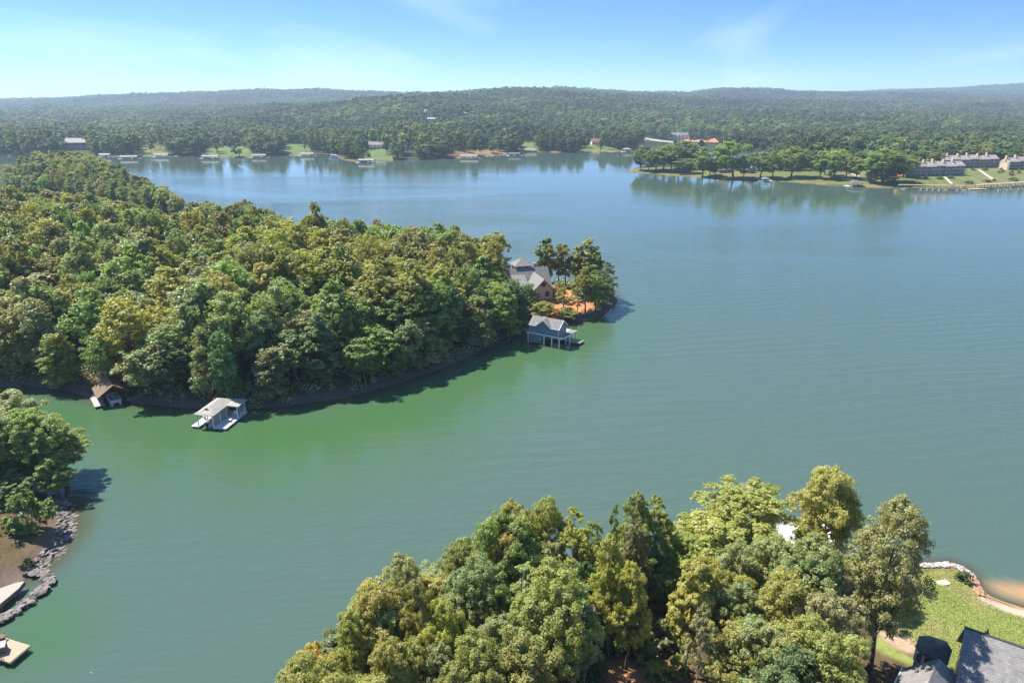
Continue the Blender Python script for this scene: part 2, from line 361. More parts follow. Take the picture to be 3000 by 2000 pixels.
def build_terrain():
    x, y, Q = polar(-56, 56, 460, 30, 11500, 600)
    z = ground(x, y)
    c = np.empty((len(x), 3)); c[:] = (.115, .075, .045)
    n1 = fbm(x / 5, y / 5, 11, 4)[:, None]; n2 = fbm(x / 1.3, y / 1.3, 17, 3)[:, None]
    c = c * (.55 + .9 * n2) ; c = c * (1 - n1 * .5) + np.array([.07, .075, .03]) * n1 * .5
    far = (y > 560)[:, None]
    c = np.where(far, np.array([.045, .055, .025]) * (.7 + .6 * n1), c)
    grass = np.array([.20, .24, .062]); dry = np.array([.30, .25, .115]); soil = np.array([.50, .205, .095]); clay = np.array([.33, .155, .085])
    def paint(P, col, soft=0.6, k=1.0):
        nonlocal c
        s = sdist(P, x, y); w = (np.clip(s / soft + .5, 0, 1) * k)[:, None]
        c = c * (1 - w) + col * w
    patch = np.clip((fbm(x / 7, y / 7, 23, 4) - .42) * 3, 0, 1)[:, None]
    fine = (.85 + .3 * n2)
    near_lawn = (grass * (1 - .55 * patch) + dry * .55 * patch) * fine
    paint(CLEARING, clay * (.7 + .5 * n2) * (1 - .3 * patch) + grass * .3 * patch, 3.0)
    paint(LAWN_NEAR, near_lawn); paint(LAWN_NEAR2, near_lawn, .8); paint(MULCH, np.array([.40, .27, .19]) * fine, .8)
    paint(BEACH, np.array([.42, .34, .25]) * fine, 1.0)
    paint(RED, soil * (.75 + .5 * n1), 3.0)
    paint(PATH_MAIN, np.array([.42, .25, .17]) * fine, 2.0, .7); paint(PATH_MAIN2, np.array([.42, .25, .17]) * fine, 1.0, .8)
    pf = np.clip((fbm(x / 45, y / 45, 29, 4) - .35) * 2.2, 0, 1)[:, None]
    far_lawn = np.array([.085, .125, .04]) * (1 - .5 * pf) + np.array([.19, .15, .07]) * .5 * pf
    stripes = (.92 + .16 * (np.sin(x * .9 + y * .55) > 0))[:, None]
    for P in LAWNS_FAR: paint(P, far_lawn * 1.15 * stripes, 8)
    paint(LAWN_PEN, far_lawn * .75 + np.array([.20, .155, .075]) * .25, 4); paint(LAWN_CONDO, far_lawn * 1.05 * stripes, 4)
    for P in TAN_FAR: paint(P, np.array([.20, .14, .08]) * (.6 + .7 * pf), 9)
    paint(RED2, soil * .9, 6)
    for P in SANDS: paint(P, np.array([.36, .30, .24]), 5)
    sf = sdist(FAR, x, y)
    w = (np.clip(1 - np.abs(sf - 1.0) / 2.6, 0, 1) * (y < 1400))[:, None]
    c = c * (1 - w * .8) + np.array([.25, .15, .085]) * w * .8
    for P in (MAIN, LEFT):
        s = sdist(P, x, y); w = np.clip(1 - (s - 1.5) / 2.5, 0, 1)[:, None] * (s > -8)[:, None]
        c = c * (1 - w) + np.array([.15, .105, .08]) * (.5 + n2) * w
    s = sdist(NEAR, x, y); w = np.clip(1 - s / 1.5, 0, 1)[:, None] * (s > -12)[:, None]
    c = c * (1 - w) + np.array([.42, .22, .09]) * w
    V = np.stack([x, y, z], 1)
    m = bpy.data.materials.new('earth'); m.use_nodes = True; nt = m.node_tree; b = nt.nodes['Principled BSDF']
    b.inputs['Roughness'].default_value = .95; b.inputs['Specular IOR Level'].default_value = .05
    a = N(nt, 'ShaderNodeAttribute', attribute_name='albedo')
    t = N(nt, 'ShaderNodeTexCoord'); no = N(nt, 'ShaderNodeTexNoise', i_Scale=2.2, i_Detail=6.0, i_Roughness=.7); L(nt, t, 'Object', no, 'Vector')
    r = N(nt, 'ShaderNodeMapRange'); r.inputs[1].default_value = .3; r.inputs[2].default_value = .7; r.inputs[3].default_value = .78; r.inputs[4].default_value = 1.22; L(nt, no, 'Fac', r, 0)
    mx = N(nt, 'ShaderNodeVectorMath', operation='MULTIPLY'); L(nt, a, 'Color', mx, 0); L(nt, r, 0, mx, 1); L(nt, mx, 0, b, 'Base Color')
    bp = N(nt, 'ShaderNodeBump', i_Strength=.6, i_Distance=.15); L(nt, no, 'Fac', bp, 'Height'); L(nt, bp, 0, b, 'Normal')
    me = np_mesh('terrain', V, Q, [m], True)
    attr(me, 'albedo', np.concatenate([np.clip(c, 0, 1), np.ones((len(c), 1))], 1), 'FLOAT_COLOR')
    tag(link('terrain', me), 'wooded lake shores and rolling hills', None, None, 'structure')
build_terrain()

# ------------------------------------------------------------------ lake
CALM = smooth([tuple(at(a, b)[:2]) for a, b in [(-100, 1120), (300, 1150), (800, 1180), (1200, 1100), (1500, 990), (1720, 930), (1810, 900), (1800, 1000), (1700, 1080), (1560, 1120), (1450, 1200), (1200, 1330), (950, 1400), (700, 1420), (420, 1400), (250, 1330), (-100, 1350)]])
CALM2 = smooth([tuple(at(a, b)[:2]) for a, b in [(-50, 1830), (60, 1780), (160, 1700), (260, 1740), (300, 1850), (180, 1960), (-50, 2010)]])
def build_water():
    x, y, Q = polar(-56, 56, 260, 30, 2600, 360)
    s = np.full(len(x), 1e9)
    for P in (MAIN, LEFT): s = np.minimum(s, -sdist(P, x, y))
    s = np.minimum(s, -sdist(NEAR, x, y) * 2.2)
    sf = -sdist(FAR, x, y)
    wob = (fbm(x / 9, y / 9, 41, 3) - .5) * 3.0
    shal = np.clip(1 - (s + wob) / 5.0, 0, 1)
    shal = np.maximum(shal, np.clip(1 - sf / 4.0, 0, 1) * .5)
    bs = sdist(smooth([tuple(at(a, b)[:2]) for a, b in [(2850, 1690), (2900, 1682), (3000, 1690), (3200, 1720), (3200, 1840), (3000, 1782), (2890, 1742)]]), x, y)
    beach = np.clip(bs / 4.0 - .1 + wob * .08, 0, 1) * .9
    calm = np.clip(np.maximum(sdist(CALM, x, y) / 44.0 + .48 + wob * .1, sdist(CALM2, x, y) / 14 + .3), 0, 1)
    still = np.clip(1 - (sf - 150) / 320.0, 0, 1)
    m = bpy.data.materials.new('lake_water'); m.use_nodes = True; nt = m.node_tree; b = nt.nodes['Principled BSDF']
    ac = N(nt, 'ShaderNodeAttribute', attribute_name='calm'); ash = N(nt, 'ShaderNodeAttribute', attribute_name='shallow'); ab = N(nt, 'ShaderNodeAttribute', attribute_name='beach')
    m1 = N(nt, 'ShaderNodeMix', data_type='RGBA'); m1.inputs[6].default_value = (.060, .098, .078, 1); m1.inputs[7].default_value = (.044, .106, .036, 1); L(nt, ac, 'Fac', m1, 0)
    m2 = N(nt, 'ShaderNodeMix', data_type='RGBA'); m2.inputs[7].default_value = (.060, .040, .017, 1); L(nt, m1, 2, m2, 6)
    ms = N(nt, 'ShaderNodeMath', operation='MULTIPLY', i_1=.8); L(nt, ash, 'Fac', ms, 0); L(nt, ms, 0, m2, 0)
    m3 = N(nt, 'ShaderNodeMix', data_type='RGBA'); m3.inputs[7].default_value = (.48, .26, .11, 1); L(nt, m2, 2, m3, 6); L(nt, ab, 'Fac', m3, 0)
    L(nt, m3, 2, b, 'Base Color')
    b.inputs['Roughness'].default_value = .045; b.inputs['IOR'].default_value = 1.33; b.inputs['Specular IOR Level'].default_value = .5
    t = N(nt, 'ShaderNodeTexCoord')
    def wave(rot, sc, scale, det, dist=.3):
        mpn = N(nt, 'ShaderNodeMapping'); mpn.inputs['Rotation'].default_value = (0, 0, math.radians(rot)); mpn.inputs['Scale'].default_value = sc
        L(nt, t, 'Object', mpn, 0); n = N(nt, 'ShaderNodeTexNoise', i_Scale=scale, i_Detail=det, i_Roughness=.5, i_Distortion=dist); L(nt, mpn, 0, n, 'Vector'); return n
    n1 = wave(-14, (.28, 1, 1), .62, 3.0); n2 = wave(12, (.5, 1, 1), 1.9, 2.0); n3 = wave(-22, (.14, 1, 1), .13, 2.0, .8)
    wt = N(nt, 'ShaderNodeTexWave', wave_type='BANDS', bands_direction='Y', i_Scale=.060, i_Distortion=5.0, i_Detail=2.0); wt.inputs['Detail Scale'].default_value = .55
    mw = N(nt, 'ShaderNodeMapping'); mw.inputs['Rotation'].default_value = (0, 0, math.radians(-9)); L(nt, t, 'Object', mw, 0); L(nt, mw, 0, wt, 'Vector')
    wm = wave(20, (.6, 1, 1), .02, 2.0, .5); wr = N(nt, 'ShaderNodeMapRange'); wr.inputs[1].default_value = .42; wr.inputs[2].default_value = .62; wr.inputs[3].default_value = .03; wr.inputs[4].default_value = .34; L(nt, wm, 'Fac', wr, 0)
    big = wave(5, (.35, 1, 1), .012, 3.0, 1.0)
    a1 = N(nt, 'ShaderNodeMath', operation='MULTIPLY', i_1=.80); L(nt, n1, 'Fac', a1, 0)
    a2 = N(nt, 'ShaderNodeMath', operation='MULTIPLY_ADD', i_1=.26); L(nt, n2, 'Fac', a2, 0); L(nt, a1, 0, a2, 2)
    a3 = N(nt, 'ShaderNodeMath', operation='MULTIPLY_ADD', i_1=.55); L(nt, n3, 'Fac', a3, 0); L(nt, a2, 0, a3, 2)
    a4 = N(nt, 'ShaderNodeMath', operation='MULTIPLY_ADD'); L(nt, wt, 'Fac', a4, 0); L(nt, wr, 0, a4, 1); L(nt, a3, 0, a4, 2); a3 = a4
    st = N(nt, 'ShaderNodeMapRange'); st.inputs[3].default_value = 1.0; st.inputs[4].default_value = .10; L(nt, ac, 'Fac', st, 0)
    gu = N(nt, 'ShaderNodeMapRange'); gu.inputs[1].default_value = .35; gu.inputs[2].default_value = .65; gu.inputs[3].default_value = .28; gu.inputs[4].default_value = 1.0; L(nt, big, 'Fac', gu, 0)
    ast = N(nt, 'ShaderNodeAttribute', attribute_name='still'); fs_ = N(nt, 'ShaderNodeMapRange'); fs_.inputs[3].default_value = 1.0; fs_.inputs[4].default_value = .10; L(nt, ast, 'Fac', fs_, 0)
    s0_ = N(nt, 'ShaderNodeMath', operation='MULTIPLY'); L(nt, st, 0, s0_, 0); L(nt, fs_, 0, s0_, 1)
    sm = N(nt, 'ShaderNodeMath', operation='MULTIPLY'); L(nt, s0_, 0, sm, 0); L(nt, gu, 0, sm, 1)
    bp = N(nt, 'ShaderNodeBump', i_Distance=.40); L(nt, a3, 0, bp, 'Height'); L(nt, sm, 0, bp, 'Strength'); L(nt, bp, 0, b, 'Normal')
    me = np_mesh('lake', np.stack([x, y, np.zeros(len(x))], 1), Q, [m], True)
    attr(me, 'still', still); attr(me, 'calm', calm); attr(me, 'shallow', shal); attr(me, 'beach', beach)
    tag(link('lake', me), 'green to pale blue rippled lake water', None, None, 'structure')
build_water()
# ------------------------------------------------------------------ trees
def tube(path, radii, n=6):
    V = []; Q = []
    path = [np.array(p, float) for p in path]
    for i, p in enumerate(path):
        d = path[min(i + 1, len(path) - 1)] - path[max(i - 1, 0)]; d /= np.linalg.norm(d) + 1e-9
        a = np.cross(d, [0.31, .95, .02]); a /= np.linalg.norm(a); b = np.cross(d, a)
        for k in range(n):
            t = 2 * math.pi * k / n; V.append(p + radii[i] * (a * math.cos(t) + b * math.sin(t)))
    for i in range(len(path) - 1):
        for k in range(n): Q.append((i * n + k, i * n + (k + 1) % n, (i + 1) * n + (k + 1) % n, (i + 1) * n + k))
    return V, Q
PROF = {'oval': lambda t: np.sin(np.pi * np.clip(t * .93 + .07, 0, 1)) ** .75 * (1.08 - .25 * t),
        'broad': lambda t: np.where(t < .45, .55 + 1.0 * t, np.sqrt(np.clip(1 - ((t - .45) / .56) ** 2, 0, 1))),
        'dome': lambda t: np.sqrt(np.clip(1 - (t * .98) ** 2.3, 0, 1)) * (.85 + .3 * np.clip(t * 3, 0, 1) * .5),
        'cone': lambda t: np.clip((1 - t) ** .7, 0, 1) * (.35 + .65 * np.clip(t * 4, 0, 1)) + .06,
        'tall': lambda t: np.sin(np.pi * np.clip(t * .9 + .1, 0, 1)) ** .55 * .9}
def make_tree(seed, Ht=22.0, base=.28, R=5.2, prof='oval', ncl=70, nleaf=9000, ls=.45, dens=1.0, limbs=14, trunk_r=.34, bare=0, flat=.8, nsub=11):
    """returns (leaf verts, leaf quads, leaf random), (wood verts, wood quads) of one tree, foot at the origin"""
    g = np.random.default_rng(seed); f = PROF[prof]
    zb = Ht * base
    tt = np.linspace(0, 1, 60); w = np.clip(f(tt), .05, None); w /= w.sum()
    t = np.clip(g.choice(tt, ncl, p=w) + g.uniform(-.01, .01, ncl), 0, 1)
    t[:3] = (.97, .93, .9)
    ang = g.uniform(0, 2 * np.pi, ncl); lob = 1 + .17 * np.sin(2 * ang + g.uniform(0, 6)) + .13 * np.sin(3 * ang + g.uniform(0, 6) + t * 4)
    fr = np.sqrt(g.uniform(.25, 1.0, ncl)) * .86
    rr = R * f(t) * fr * lob
    C = np.stack([rr * np.cos(ang), rr * np.sin(ang), zb + t * (Ht - zb) * .95], 1)
    lean = g.normal(0, .035, 2); C[:, 0] += C[:, 2] * lean[0]; C[:, 1] += C[:, 2] * lean[1]
    rc = R * g.uniform(.17, .36, ncl) * dens * (.75 + .35 * f(t))
    # every clump is a spray of smaller tufts
    ns = nsub; sd_ = g.normal(0, 1, (ncl, ns, 3)); sd_[:, :, 2] += .55; sd_ /= np.linalg.norm(sd_, axis=2)[:, :, None]
    SCn = C[:, None, :] + sd_ * (rc[:, None] * g.uniform(.55, 1.12, (ncl, ns)))[:, :, None] * np.array([1, 1, flat])
    sr = (rc[:, None] * g.uniform(.20, .40, (ncl, ns))).ravel(); SCn = SCn.reshape(-1, 3); sdir = sd_.reshape(-1, 3)
    k = np.maximum((sr ** 2 / (sr ** 2).sum() * nleaf).astype(int), 1)
    sid = np.repeat(np.arange(len(sr)), k); idx = sid // ns; n = len(sid)
    d = g.normal(0, 1, (n, 3)); d[:, 2] += .25; d /= np.linalg.norm(d, axis=1)[:, None]
    P = SCn[sid] + d * (sr[sid] * (.35 + .8 * g.uniform(0, 1, n)))[:, None]
    nr = d * .55 + sdir[sid] * .55 + g.normal(0, .45, (n, 3)) + np.array([0, 0, .25]); nr /= np.linalg.norm(nr, axis=1)[:, None]
    ax = np.cross(nr, g.normal(0, 1, (n, 3))); ax /= np.linalg.norm(ax, axis=1)[:, None]; bx = np.cross(nr, ax)
    s = ls * g.uniform(.6, 1.3, n)[:, None]
    V = np.empty((n, 4, 3)); V[:, 0] = P - ax * s * .6; V[:, 1] = P + bx * s * .36; V[:, 2] = P + ax * s * .6; V[:, 3] = P - bx * s * .36
    Q = np.arange(n * 4).reshape(n, 4)
    rnd = np.clip(g.uniform(0, 1, n) * .55 + g.uniform(0, 1, len(sr))[sid] * .25 + g.uniform(0, 1, ncl)[idx] * .2, 0, 1)
    # wood
    wv = []; wq = []
    def add(path, rad_, nn=6):
        v, q = tube(path, rad_, nn); o = len(wv); wv.extend(v); wq.extend([tuple(o + i for i in e) for e in q])
    hz = np.linspace(-.6, Ht * .86, 8)
    wob = np.cumsum(g.normal(0, .16, (8, 2)), axis=0) * .8; wob[0] = wob[1] = 0
    path = [(lean[0] * z + wob[i, 0], lean[1] * z + wob[i, 1], z) for i, z in enumerate(hz)]
    rads = [trunk_r * (1.35 if i == 0 else 1) * (1 - .86 * i / 7) for i in range(8)]
    add(path, rads, 8)
    pa = np.array(path)
    order = g.permutation(ncl)[:limbs]
    for j in order:
        c = C[j]; z0 = max(zb * .75, c[2] - rr[j] * g.uniform(.6, 1.1) - 1.0); z0 = min(z0, Ht * .8)
        p0 = np.array([np.interp(z0, hz, pa[:, 0]), np.interp(z0, hz, pa[:, 1]), z0])
        mid = (p0 + c) / 2 + np.array([0, 0, -.25]) + g.normal(0, .2, 3)
        r0 = trunk_r * .34 * (1 - z0 / Ht * .6)
        add([p0, mid, c], [r0, r0 * .65, r0 * .25], 5)
    for j in range(bare):
        z0 = g.uniform(.25, .8) * Ht; a = g.uniform(0, 6.28); l = g.uniform(1.2, 2.8)
        p0 = np.array([np.interp(z0, hz, pa[:, 0]), np.interp(z0, hz, pa[:, 1]), z0]); p1 = p0 + np.array([math.cos(a) * l, math.sin(a) * l, g.uniform(-.2, .7)])
        add([p0, (p0 + p1) / 2 + np.array([0, 0, .15]), p1], [.05, .035, .012], 4)
    return (V.reshape(-1, 3), Q, np.repeat(rnd, 4)), (np.array(wv), np.array(wq))
SPECS = {
 'round':  dict(prof='broad', R=5.6, base=.26, ncl=80),
 'oval':   dict(prof='oval', R=4.9, base=.24, ncl=76),
 'dome':   dict(prof='dome', R=5.4, base=.22, ncl=100, dens=.9),
 'tall':   dict(prof='tall', R=3.9, base=.30, ncl=66),
 'open':   dict(prof='oval', R=5.0, base=.34, ncl=62, dens=.66, limbs=34, flat=.55, nsub=9),
 'cone':   dict(prof='cone', R=4.4, base=.16, ncl=84),
 'lobed':  dict(prof='oval', R=5.6, base=.30, ncl=44, dens=1.12),
 'spread': dict(prof='broad', R=6.3, base=.34, ncl=70, flat=.62),
 'low':    dict(prof='dome', R=5.2, base=.10, ncl=96, dens=.95),
 'sparse': dict(prof='tall', R=3.0, base=.42, ncl=26, dens=.85, limbs=24, bare=30, flat=.45),
}
KN = list(SPECS)
def proto_set(prefix, nleaf, ls, kinds, seeds, limb_k=1.0):
    out = {}
    for k in kinds:
        for s in seeds:
            sp = dict(SPECS[k]); sp['nleaf'] = int(nleaf * (.45 if k in ('sparse',) else .6 if k == 'open' else 1)); sp['ls'] = ls
            sp['limbs'] = int(sp.get('limbs', 14) * limb_k)
            (lv, lq, lr), (wv, wq) = make_tree(1000 * s + KN.index(k), **sp)
            cm_ = np_mesh('crown', lv, lq, [LEAF]); attr(cm_, 'rnd', lr)
            tm_ = np_mesh('trunk', wv, wq, [BARK_PALE if k in ('sparse', 'open') else BARK], True)
            out.setdefault(k, []).append((cm_, tm_))
    return out
NEARP = proto_set('n', 58000, .25, [k for k in KN if k not in ('low', 'cone')], (1,))
MIDP = proto_set('m', 14000, .46, [k for k in KN if k != 'sparse'], (2, 3))
SHRUB = []
for s_ in (5, 6):
    (lv, lq, lr), (wv, wq) = make_tree(s_, Ht=3.0, base=.05, R=1.9, prof='dome', ncl=26, nleaf=3200, ls=.30, limbs=8, trunk_r=.06)
    c_ = np_mesh('foliage', lv, lq, [LEAF]); attr(c_, 'rnd', lr); SHRUB.append((c_, np_mesh('stem', wv, wq, [BARK], True)))
COLS = {'deep green': (0.131, 0.192, 0.059), 'mid green': (0.192, 0.266, 0.069), 'grey green': (0.246, 0.276, 0.115), 'bright green': (0.251, 0.305, 0.077), 'blue green': (0.145, 0.228, 0.088),
        'olive green': (0.257, 0.273, 0.073), 'yellow green': (0.296, 0.309, 0.069), 'golden olive': (0.282, 0.282, 0.077), 'brown olive': (0.264, 0.266, 0.108), 'bright yellow': (0.380, 0.380, 0.066), 'orange tinged': (0.380, 0.289, 0.087), 'pale green': (0.289, 0.323, 0.164)}
RNG = np.random.default_rng(77)
def tree(loc, height, width, kind, colour, label, group, near=False, yaw=None, name='tree'):
    P = (NEARP if near else MIDP)[kind]; cmesh, tmesh = P[int(RNG.integers(len(P)))]
    sz = height / 22.0; sx = width * (1.08 if near else 1.2) / (2 * SPECS[kind]['R'])
    o = thing(name, label, 'tree', loc, RNG.uniform(0, 6.28) if yaw is None else yaw, group)
    o.scale = (sx, sx, sz)
    tr_ = link('trunk', tmesh, o); c = link('crown', cmesh, o)
    k = RNG.uniform(.9, 1.18) * (1.2 if near else 1.12); q = COLS[colour]; j = RNG.normal(0, .05, 3)
    c.color = (q[0] * k * (1 + j[0]), q[1] * k * (1 + j[1]), q[2] * k * (1 + j[2]), 1)
    return o
def shrub(loc, height, width, colour, label, group):
    cmesh, tmesh = SHRUB[int(RNG.integers(2))]
    o = thing('shrub', label, 'shrub', loc, RNG.uniform(0, 6.28), group); o.scale = (width / 3.8, width / 3.8, height / 3.0)
    c = link('foliage', cmesh, o); link('stem', tmesh, o); q = COLS[colour]; k = RNG.uniform(.85, 1.15); c.color = (q[0] * k, q[1] * k, q[2] * k, 1)
    return o
def ordw(n): return f"{n}{'th' if 10 <= n % 100 <= 20 else {1: 'st', 2: 'nd', 3: 'rd'}.get(n % 10, 'th')}"
N_TREES = 0
# --- trees of the near bank: top pixel, crown width in pixels, forward distance, kind, colour, words
NEAR_TREES = [
 (926, 1872, 135, 59, 'lobed', 'bright yellow', 'bright yellow-green tree at the low left end of the near bank'),
 (1090, 1717, 215, 63, 'round', 'olive green', 'big olive tree second from the left end of the near bank'),
 (1020, 1800, 150, 59, 'oval', 'olive green', 'olive tree behind the bright yellow-green tree'),
 (1182, 1633, 150, 70, 'round', 'brown olive', 'dark brownish tree rising left of the near wood by the water'),
 (1215, 1712, 130, 62, 'lobed', 'olive green', 'olive tree right of the big olive tree, front edge of near bank'),
 (1351, 1588, 140, 74, 'round', 'olive green', 'rounded olive tree on the water side, right of the dark brownish tree'),
 (1375, 1642, 205, 68, 'spread', 'grey green', 'wide grey-green tree below the rounded olive tree'),
 (1290, 1765, 150, 60, 'lobed', 'yellow green', 'paler yellow-green tree in front of the wide grey-green tree'),
 (1140, 1880, 170, 56, 'round', 'olive green', 'olive tree at the very bottom edge below the big olive tree'),
 (1290, 1900, 150, 56, 'oval', 'grey green', 'grey-green tree at the bottom edge, under the paler yellow-green tree'),
 (1496, 1455, 150, 77, 'lobed', 'golden olive', 'tall golden tree with orange-tinged leaves at the left peak of the near wood'),
 (1490, 1560, 130, 73, 'round', 'orange tinged', 'orange-tinged tree just below the tall golden tree'),
 (1515, 1640, 125, 66, 'sparse', 'brown olive', 'thin dark pine with bare lower trunk left of the clearing'),
 (1500, 1905, 125, 58, 'lobed', 'pale green', 'low pale-green leafy tree at the bottom left of the clearing'),
 (1600, 1468, 140, 78, 'round', 'yellow green', 'rounded yellow-green tree right of the tall golden tree'),
 (1612, 1585, 105, 66, 'sparse', 'brown olive', 'half-dead pine with bare side twigs and pale trunk'),
 (1580, 1560, 120, 75, 'oval', 'olive green', 'olive tree standing between the golden tree and the half-dead pine'),
 (1690, 1482, 150, 76, 'open', 'yellow green', 'airy light yellow-green tree over bare stems, water side'),
 (1730, 1520, 110, 79, 'open', 'golden olive', 'airy golden tree half behind the light yellow-green one'),
 (1700, 1640, 130, 72, 'oval', 'deep green', 'dark tree in the shade under the airy yellow-green trees'),
 (1805, 1470, 44, 82, 'open', 'mid green', 'slim lone tree standing against the water in the gap'),
 (1877, 1446, 135, 80, 'lobed', 'bright green', 'left stem of the tall feathery tree beside the dome tree'),
 (1930, 1450, 130, 82, 'open', 'yellow green', 'right stem of the tall feathery tree beside the dome tree'),
 (1950, 1512, 75, 84, 'oval', 'blue green', 'small bluish tree between feathery tree and dome tree'),
 (1856, 1530, 105, 76, 'oval', 'grey green', 'dark grey-green tree below the feathery tree'),
 (1920, 1580, 140, 79, 'round', 'deep green', 'dark tree under the feathery tree, left of the dome tree'),
 (1800, 1572, 150, 69, 'lobed', 'yellow green', 'rounded yellow-green tree above the clearing'),
 (1855, 1640, 120, 67, 'oval', 'yellow green', 'yellow-green tree right of the rounded one above the clearing'),
 (1720, 1762, 112, 63, 'tall', 'pale green', 'narrow pale-green tree left of the clearing'),
 (2150, 1412, 375, 84, 'dome', 'olive green', 'large dense dome-shaped tree at the water'),
 (2035, 1636, 150, 66, 'tall', 'yellow green', 'light yellow-green tree with bare trunk right of the clearing'),
 (2040, 1570, 130, 80, 'round', 'olive green', 'olive tree below left of the large dome tree'),
 (2165, 1574, 170, 71, 'lobed', 'brown olive', 'brownish tree in front of the large dome tree'),
 (2072, 1765, 95, 61, 'open', 'pale green', 'thin feathery sapling tree beside the bare-trunked tree'),
 (2270, 1578, 190, 72, 'round', 'grey green', 'grey-green tree just right of the brownish tree'),
 (2184, 1830, 190, 60, 'round', 'olive green', 'olive tree at bottom edge right of the clearing'),
 (2190, 1700, 180, 65, 'lobed', 'grey green', 'broad grey-green tree below the brownish tree'),
 (2437, 1377, 208, 85, 'round', 'golden olive', 'golden olive tree standing highest at the water beside the white deck'),
 (2602, 1475, 235, 69, 'round', 'grey green', 'large grey-green tree with tall bare trunk beside the lawn'),
 (2400, 1590, 250, 67, 'round', 'grey green', 'massive grey-green tree left of the trunk by the lawn'),
 (2310, 1690, 230, 63, 'round', 'olive green', 'massive olive tree in front of the grey-green pair'),
 (2290, 1830, 230, 58, 'lobed', 'grey green', 'grey-green tree at the bottom edge, second left of the house'),
 (2430, 1740, 210, 60, 'round', 'grey green', 'grey-green tree nearest the house on its left'),
 (2430, 1880, 180, 55, 'oval', 'olive green', 'olive tree at the bottom edge next to the house'),
]
NT = []
for (px, py, wpx, Y, kind, colour, words) in NEAR_TREES:
    top = atY(px, py, Y); gz = G(top[0], top[1])
    if (px, py) == (2602, 1475):
        b_ = on_ground(2553, 1957); top = atY(2590, 1475, b_[1]); gz = b_[2]; top[0] = b_[0] - .2
    dep = top[1] * CP - (top[2] - H) * SP
    hgt = max(top[2] - gz, 5.0)
    NT.append(tree((top[0], top[1], gz), hgt, wpx / F * dep, kind, colour, words, 'trees on the near bank', True)); N_TREES += 1
# fillers: closed canopy of the near bank below its skyline
def scatter(P, x0, x1, y0, y1, sp, seed):
    g = np.random.default_rng(seed); pts = []
    nx = int((x1 - x0) / sp); ny = int((y1 - y0) / sp)
    X, Y = np.meshgrid(np.arange(nx), np.arange(ny)); X = X + (Y % 2) * .5
    X = x0 + (X + g.uniform(-.33, .33, X.shape)) * sp; Y = y0 + (Y + g.uniform(-.33, .33, Y.shape)) * sp
    X = X.ravel(); Y = Y.ravel(); s = sdist(P, X, Y); k = s > .7
    return X[k], Y[k], s[k]
SKN_X = [840, 926, 1000, 1090, 1182, 1260, 1351, 1400, 1425, 1496, 1560, 1640, 1700, 1780, 1805, 1840, 1877, 1960, 2010, 2045, 2163, 2290, 2310, 2345, 2437, 2540, 2602, 2690, 2720]
SKN_Y = [2000, 1880, 1810, 1725, 1645, 1650, 1600, 1610, 1510, 1465, 1480, 1520, 1500, 1600, 1600, 1600, 1560, 1560, 1560, 1500, 1424, 1480, 1600, 1600, 1400, 1450, 1490, 1600, 1800]
gf = np.random.default_rng(61)
fx0, fy0, fs0 = scatter(NEAR, -34, 40, 53, 96, 7.4, 31)
NFILL = 0
for x, y, s in sorted(zip(fx0, fy0, fs0), key=lambda q: q[0]):
    z = G(x, y); h_ = gf.uniform(13, 19); px, py = proj(x, y, z + h_); bx_, by_ = proj(x, y, z)
    if 1640 < bx_ < 2060 and by_ > 1800: continue
    if bx_ > 2470 or px < 860: continue
    lim = np.interp(px, SKN_X, SKN_Y) + 35
    if py < lim: h_ = atY(px, lim, y)[2] - z
    if h_ < 6: continue
    NFILL += 1
    col_ = str(gf.choice(['olive green', 'grey green', 'mid green', 'deep green', 'yellow green', 'brown olive'], p=[.32, .24, .16, .12, .08, .08]))
    tree((x, y, z - .1), h_, gf.uniform(7.0, 9.5), str(gf.choice(['round', 'lobed', 'oval', 'spread'])), col_, f'{col_} filler'.replace(' filler', '') + f' tree, {ordw(NFILL)} from the left among the lower trees of the near bank', 'trees on the near bank', True); N_TREES += 1
# --- left bank
for (px, py, wpx, Y, kind, colour, words) in [
 (8, 1148, 190, 119, 'lobed', 'grey green', 'large grey-green tree on the left bank at the picture edge'),
 (70, 1200, 170, 116, 'round', 'mid green', 'mid-green tree in the middle of the left bank trees'),
 (150, 1236, 165, 118, 'oval', 'olive green', 'yellowish tree leaning over the water at the tip of the left bank'),
 (-60, 1230, 190, 112, 'round', 'deep green', 'dark tree cut by the picture edge on the left bank'),
 (60, 1330, 150, 113, 'round', 'deep green', 'dark lower tree in the shade on the left bank'),
 (150, 1340, 110, 112, 'oval', 'mid green', 'lower green tree under the yellowish tree on the left bank'),
 (20, 1395, 130, 108, 'round', 'deep green', 'dark low tree at the inner side of the left bank'),
 (-160, 1120, 220, 122, 'round', 'mid green', 'green tree mostly outside the picture on the left bank')]:
    top = atY(px, py, Y); gz = max(G(top[0], top[1]), .5); dep = top[1] * CP - (top[2] - H) * SP
    tree((top[0], top[1], gz), top[2] - gz, wpx / F * dep, kind, colour, words, 'trees on the left bank', True); N_TREES += 1
